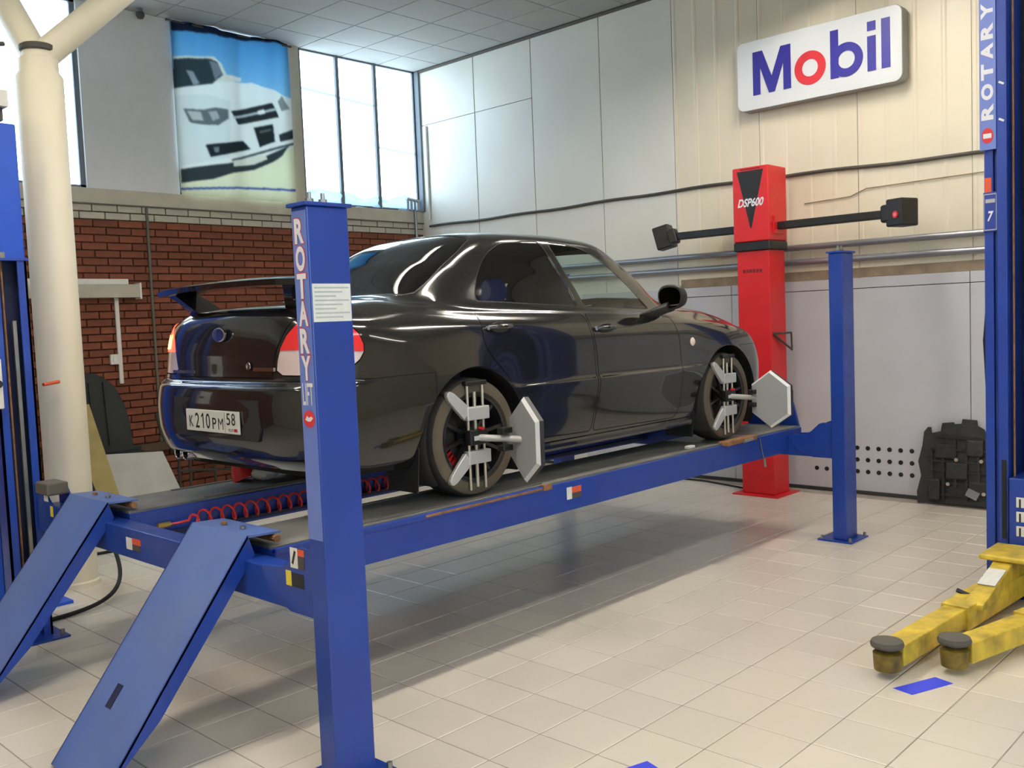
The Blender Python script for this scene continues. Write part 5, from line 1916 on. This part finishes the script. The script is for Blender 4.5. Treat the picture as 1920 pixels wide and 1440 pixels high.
b = MB().box(cx0 - 0.0132, cx0 - 0.012, 1.768, 1.772, 2.155, 2.365).box(cx0 - 0.0132, cx0 - 0.012, 1.835, 1.839, 2.155, 2.365)
b.box(cx0 - 0.0132, cx0 - 0.012, 1.768, 1.839, 2.36, 2.366).box(cx0 - 0.0132, cx0 - 0.012, 1.768, 1.839, 2.153, 2.159).build('sign_border', m_print, np_)
lettering('7', (cx0 - 0.0135, 1.803, 2.235), (0, -1, 0), (0, 0, 1), 0.028, 0.06, m_letw, np_, name='number', bold=0.03, slant=.15)
MB().box(cx0 - 0.0132, cx0 - 0.012, 1.777, 1.829, 2.313, 2.335).build('sign_print', m_print, np_)
for zz in (2.78, 2.99):
    MB().obox((cx0 - 0.0205, 1.738, zz), (1, 0, 0), (0, .85, .5), (0, -.5, .85), 0.0006, 0.016, 0.006).build('scratch_label', m_paper, colp)
# bulging black hose behind the column
MB().tube([(cx0 + 0.2, 1.845, 2.10), (cx0 + 0.2, 1.875, 1.8), (cx0 + 0.2, 1.90, 1.5), (cx0 + 0.2, 1.885, 1.2), (cx0 + 0.2, 1.845, 0.95)], 0.014, 8).build('hydraulic_hose', m_rubber, tp, smooth=True)


# swing arms
def arm(p_in, p_out, label, wide=0.075):
    p_in, p_out = Vector(p_in), Vector(p_out)
    d_ = (p_out - p_in).normalized()
    L_ = (p_out - p_in).length
    mid_ = p_in + d_ * (L_ * 0.52)
    t = thing('swing_arm', (p_in.x, p_in.y, 0.02), label, 'lift arm', 'yellow lift arms')
    MB().bar(p_in, mid_, 0.145, 0.125).build('outer_tube', m_yarm, t, bevel=0.006)
    MB().bar(mid_ - d_ * 0.05, p_out - d_ * 0.05, 0.115, 0.10).build('inner_tube', m_yarm, t, bevel=0.005)
    b_ = MB().lathe([(0.0, -0.06), (0.06, -0.06), (0.065, 0.02), (0.045, 0.03), (0.0, 0.03)], p_out, (0, 0, 1), 20)
    b_.build('pad_socket', mat('socket greasy yellow', rgb(120, 100, 34), 0.5, noise=0.5, nscale=20), t, smooth=True)
    b_ = MB().lathe([(0.0, 0.03), (0.03, 0.03), (0.03, 0.045), (0.072, 0.05), (0.076, 0.062), (0.07, 0.078), (0.0, 0.080)], p_out, (0, 0, 1), 24)
    b_.build('rubber_pad', mat('pad rubber grey', rgb(84, 80, 74), 0.85), t, smooth=True)
    return t


a1 = arm((5.86, 1.64, 0.12), (4.33, 1.76, 0.095), 'farther yellow swing arm with round grey rubber pad')
a2 = arm((5.72, 1.20, 0.12), (4.56, 1.535, 0.095), 'nearer yellow swing arm with round grey rubber pad')
MB().bar((5.62, 1.235, 0.12), (6.0, 1.50, 0.12), 0.13, 0.11).build('pivot_link', m_yarm, a2, bevel=0.008)
MB().cyl((5.68, 1.25, 0.06), (5.68, 1.25, 0.20), 0.06, 16).build('knuckle', m_yarm, a2, smooth=True)
# yellow pivot head with white label joining the first arm to the carriage
hp = MB()
hp.prism([(5.92, 0.10), (5.92, 0.29), (5.70, 0.30), (5.55, 0.25), (5.15, 0.165), (5.15, 0.13), (5.55, 0.13), (5.72, 0.165), (5.80, 0.14), (5.80, 0.10)],
         lambda x, z: (x, 1.59, z), lambda x, z: (x, 1.69, z))
hp.build('pivot_head', m_yarm, a1, bevel=0.008)
MB().box(5.62, 5.96, 1.46, 1.76, 0.285, 0.315).build('pivot_plate', m_yarm, a1, bevel=0.01)
MB().obox((5.46, 1.64, 0.2375), (0.975, 0, 0.21), (0, 1, 0), (-0.21, 0, 0.975), 0.10, 0.045, 0.002).build('arm_label', m_paper, a1)
MB().cyl((5.30, 1.70, 0.16), (5.27, 1.76, 0.19), 0.012, 8).build('arm_lock_pin', m_black, a1, smooth=True)

# ---- second two-post column at the left edge, behind the four-post lift
tl_ = thing('two_post_lift_column', (2.17, 6.5, 0), 'bright blue two-post lift column at the left edge beside the white column', 'car lift')
m_blue3 = mat('column bright blue', rgb(22, 76, 190), 0.38, noise=0.1)
MB().box(1.94, 2.30, 6.42, 6.62, 0.02, 3.10).build('column_body', m_blue3, tl_, bevel=0.01)
MB().box(1.9, 2.42, 6.36, 6.72, 0, 0.02).build('base_plate', m_blue3, tl_)
MB().box(1.70, 2.26, 6.40, 6.60, 3.20, 3.30).build('top_bracket', m_white, tl_)
MB().box(2.12, 2.24, 6.45, 6.57, 3.12, 3.20).build('bracket_post', m_cable, tl_)
MB().tube([(1.4, 6.40, 3.35), (1.9, 6.42, 3.5), (2.30, 6.52, 3.62)], 0.015, 8).build('hose', m_cable, tl_, smooth=True)
MB().tube([(2.40, 6.55, 1.44), (2.52, 6.60, 1.45)], 0.012, 8).build('orange_lever', m_orange, tl_, smooth=True)

# black hose loop on the floor behind the ramps
hz_ = []
for i in range(25):
    t = i / 24
    hz_.append((2.12 + 0.80 * t + 0.14 * math.sin(t * math.pi), 6.05 + 0.95 * t - 0.28 * math.sin(t * math.pi), 0.014 + 0.34 * t ** 2.6))
tag(MB().tube([(2.05, 5.98, 0.014)] + hz_ + [(2.90, 7.05, 0.55), (2.82, 7.02, 0.78)], 0.014, 8).build('floor_hose', m_rubber, smooth=True), 'black hose curving up from the floor in front of the white column', 'hose')
tag(MB().tube([(3.0, 7.6, 0.012), (3.6, 7.55, 0.012), (4.4, 7.2, 0.012)], 0.012, 8).build('floor_cable', m_rubber, smooth=True), 'black cable on the floor behind the rear cross beam', 'cable')

# ---- clutter along the brick wall
m_wood = mat('plywood yellow brown', rgb(150, 136, 84), 0.75, noise=0.2, nscale=6)
b = MB()
b.prism([(3.40, 0.0), (3.70, 0.0), (3.53, 1.14), (3.42, 1.14)], lambda x, z: (x, 8.30 + 0.30 * z / 1.14, z), lambda x, z: (x, 8.33 + 0.30 * z / 1.14, z))
tag(b.build('plywood_offcut', m_wood), 'tapered yellowish plywood board leaning beside the white column', 'board')
m_sheet = mat('pale grey sheet', rgb(168, 168, 160), 0.6, noise=0.12, nscale=5)
b = MB()
b.prism([(3.62, 0.0), (4.42, 0.0), (4.30, 0.60), (3.64, 0.645)], lambda x, z: (x, 8.55 + 0.28 * z / .6, z), lambda x, z: (x, 8.57 + 0.28 * z / .6, z))
tag(b.build('metal_sheet', m_sheet), 'pale grey sheet leaning low in front of the brick wall', 'sheet')
# dark rounded shell on legs
sh = thing('shell_chair', (3.9, 9.25, 0), 'dark rounded chair-like shell standing between white column and brick wall', 'chair')
m_shell = mat('dark green black plastic', rgb(20, 26, 24), 0.65, noise=0.2)
dome = []
for k in range(15):
    a = math.pi * (1 - k / 14)
    dome.append((3.78 + 0.40 * math.cos(a), 0.66 + 0.74 * math.sin(a) ** 0.75))
dome += [(4.26, 0.64), (4.26, 0.60), (3.30, 0.60), (3.30, 0.64)]
b = MB()
b.prism(dome, lambda x, z: (x, 9.18 + 0.10 * (z - .6), z), lambda x, z: (x, 9.24 + 0.10 * (z - .6), z))
b.build('shell_back', m_shell, sh, bevel=0.015)
MB().box(3.34, 4.22, 8.86, 9.20, 0.56, 0.61).build('shell_seat', m_shell, sh, bevel=0.015)
for lx_ in (3.42, 4.03):
    for ly_ in (8.92, 9.18):
        MB().cyl((lx_, ly_, 0), (lx_, ly_, 0.57), 0.018, 10).build('leg', m_cable, sh, smooth=True)
for lx_ in (3.66, 3.80, 3.94):
    MB().bar((lx_, 9.172, 0.68), (lx_, 9.235, 1.30), 0.012, 0.012).build('back_rib', m_shell, sh)
# dark tube frame stand under the tail pipe
fr_ = thing('tube_frame_stand', (4.95, 9.3, 0), 'dark tubular stand in front of the brick wall under the tail pipe', 'stand')
for lx_ in (4.62, 4.74, 5.02, 5.30):
    MB().cyl((lx_, 9.15, 0), (lx_, 9.15, 0.52), 0.014, 8).build('leg', m_trim, fr_, smooth=True)
MB().tube([(4.55, 9.15, 0.56), (5.40, 9.15, 0.44)], 0.016, 8).build('top_rail', m_trim, fr_, smooth=True)
MB().tube([(4.6, 9.15, 0.34), (5.34, 9.15, 0.26)], 0.012, 8).build('cross_rail', m_trim, fr_, smooth=True)
MB().tube([(4.56, 9.15, 0.56), (4.45, 9.15, 0.75), (4.42, 9.15, 0.95)], 0.016, 8).build('handle', m_trim, fr_, smooth=True)
MB().box(5.0, 5.42, 9.0, 9.3, 0.46, 0.75).build('dark_case', m_tray, fr_, bevel=0.02)
tag(MB().box(3.6, 5.9, 9.56, 9.655, 0.52, 0.60).build('wall_batten', mat('batten brown', rgb(78, 60, 44), 0.8)), 'brown batten fixed low along the brick wall', 'batten')
# red cloth with white trim on the far runway
hat = thing('red_cloth', (3.07, 5.20, RZ), 'red cone-shaped cloth with fluffy white end lying on the far runway', 'cloth')
b = MB().lathe([(0.085, 0.0), (0.075, 0.05), (0.05, 0.11), (0.022, 0.165), (0.0, 0.185)], (3.06, 5.20, RZ + 0.02), (-0.25, 0.28, 1), 20)
b.build('red_cone', m_hose, hat, smooth=True)
b = MB()
rows = 9
for i in range(rows):
    ph = math.pi * i / (rows - 1)
    for k in range(18):
        th_ = 2 * math.pi * k / 18
        rr = 1 + 0.10 * math.sin(5 * th_ + 3 * ph)
        b.v.append((3.135 + 0.085 * rr * math.sin(ph) * math.cos(th_), 5.115 + 0.095 * rr * math.sin(ph) * math.sin(th_), RZ + 0.05 + 0.05 * math.cos(ph)))
for i in range(rows - 1):
    for k in range(18):
        b.f.append((i * 18 + k, i * 18 + (k + 1) % 18, (i + 1) * 18 + (k + 1) % 18, (i + 1) * 18 + k))
b.build('white_trim', m_white, hat, smooth=True)
# little white block on the near runway
tag(MB().box(5.42, 5.50, 3.53, 3.57, RZ, RZ + 0.022).build('wedge_block', m_white, bevel=0.006), 'small white wedge lying on the near runway before the front wheel', 'wedge')
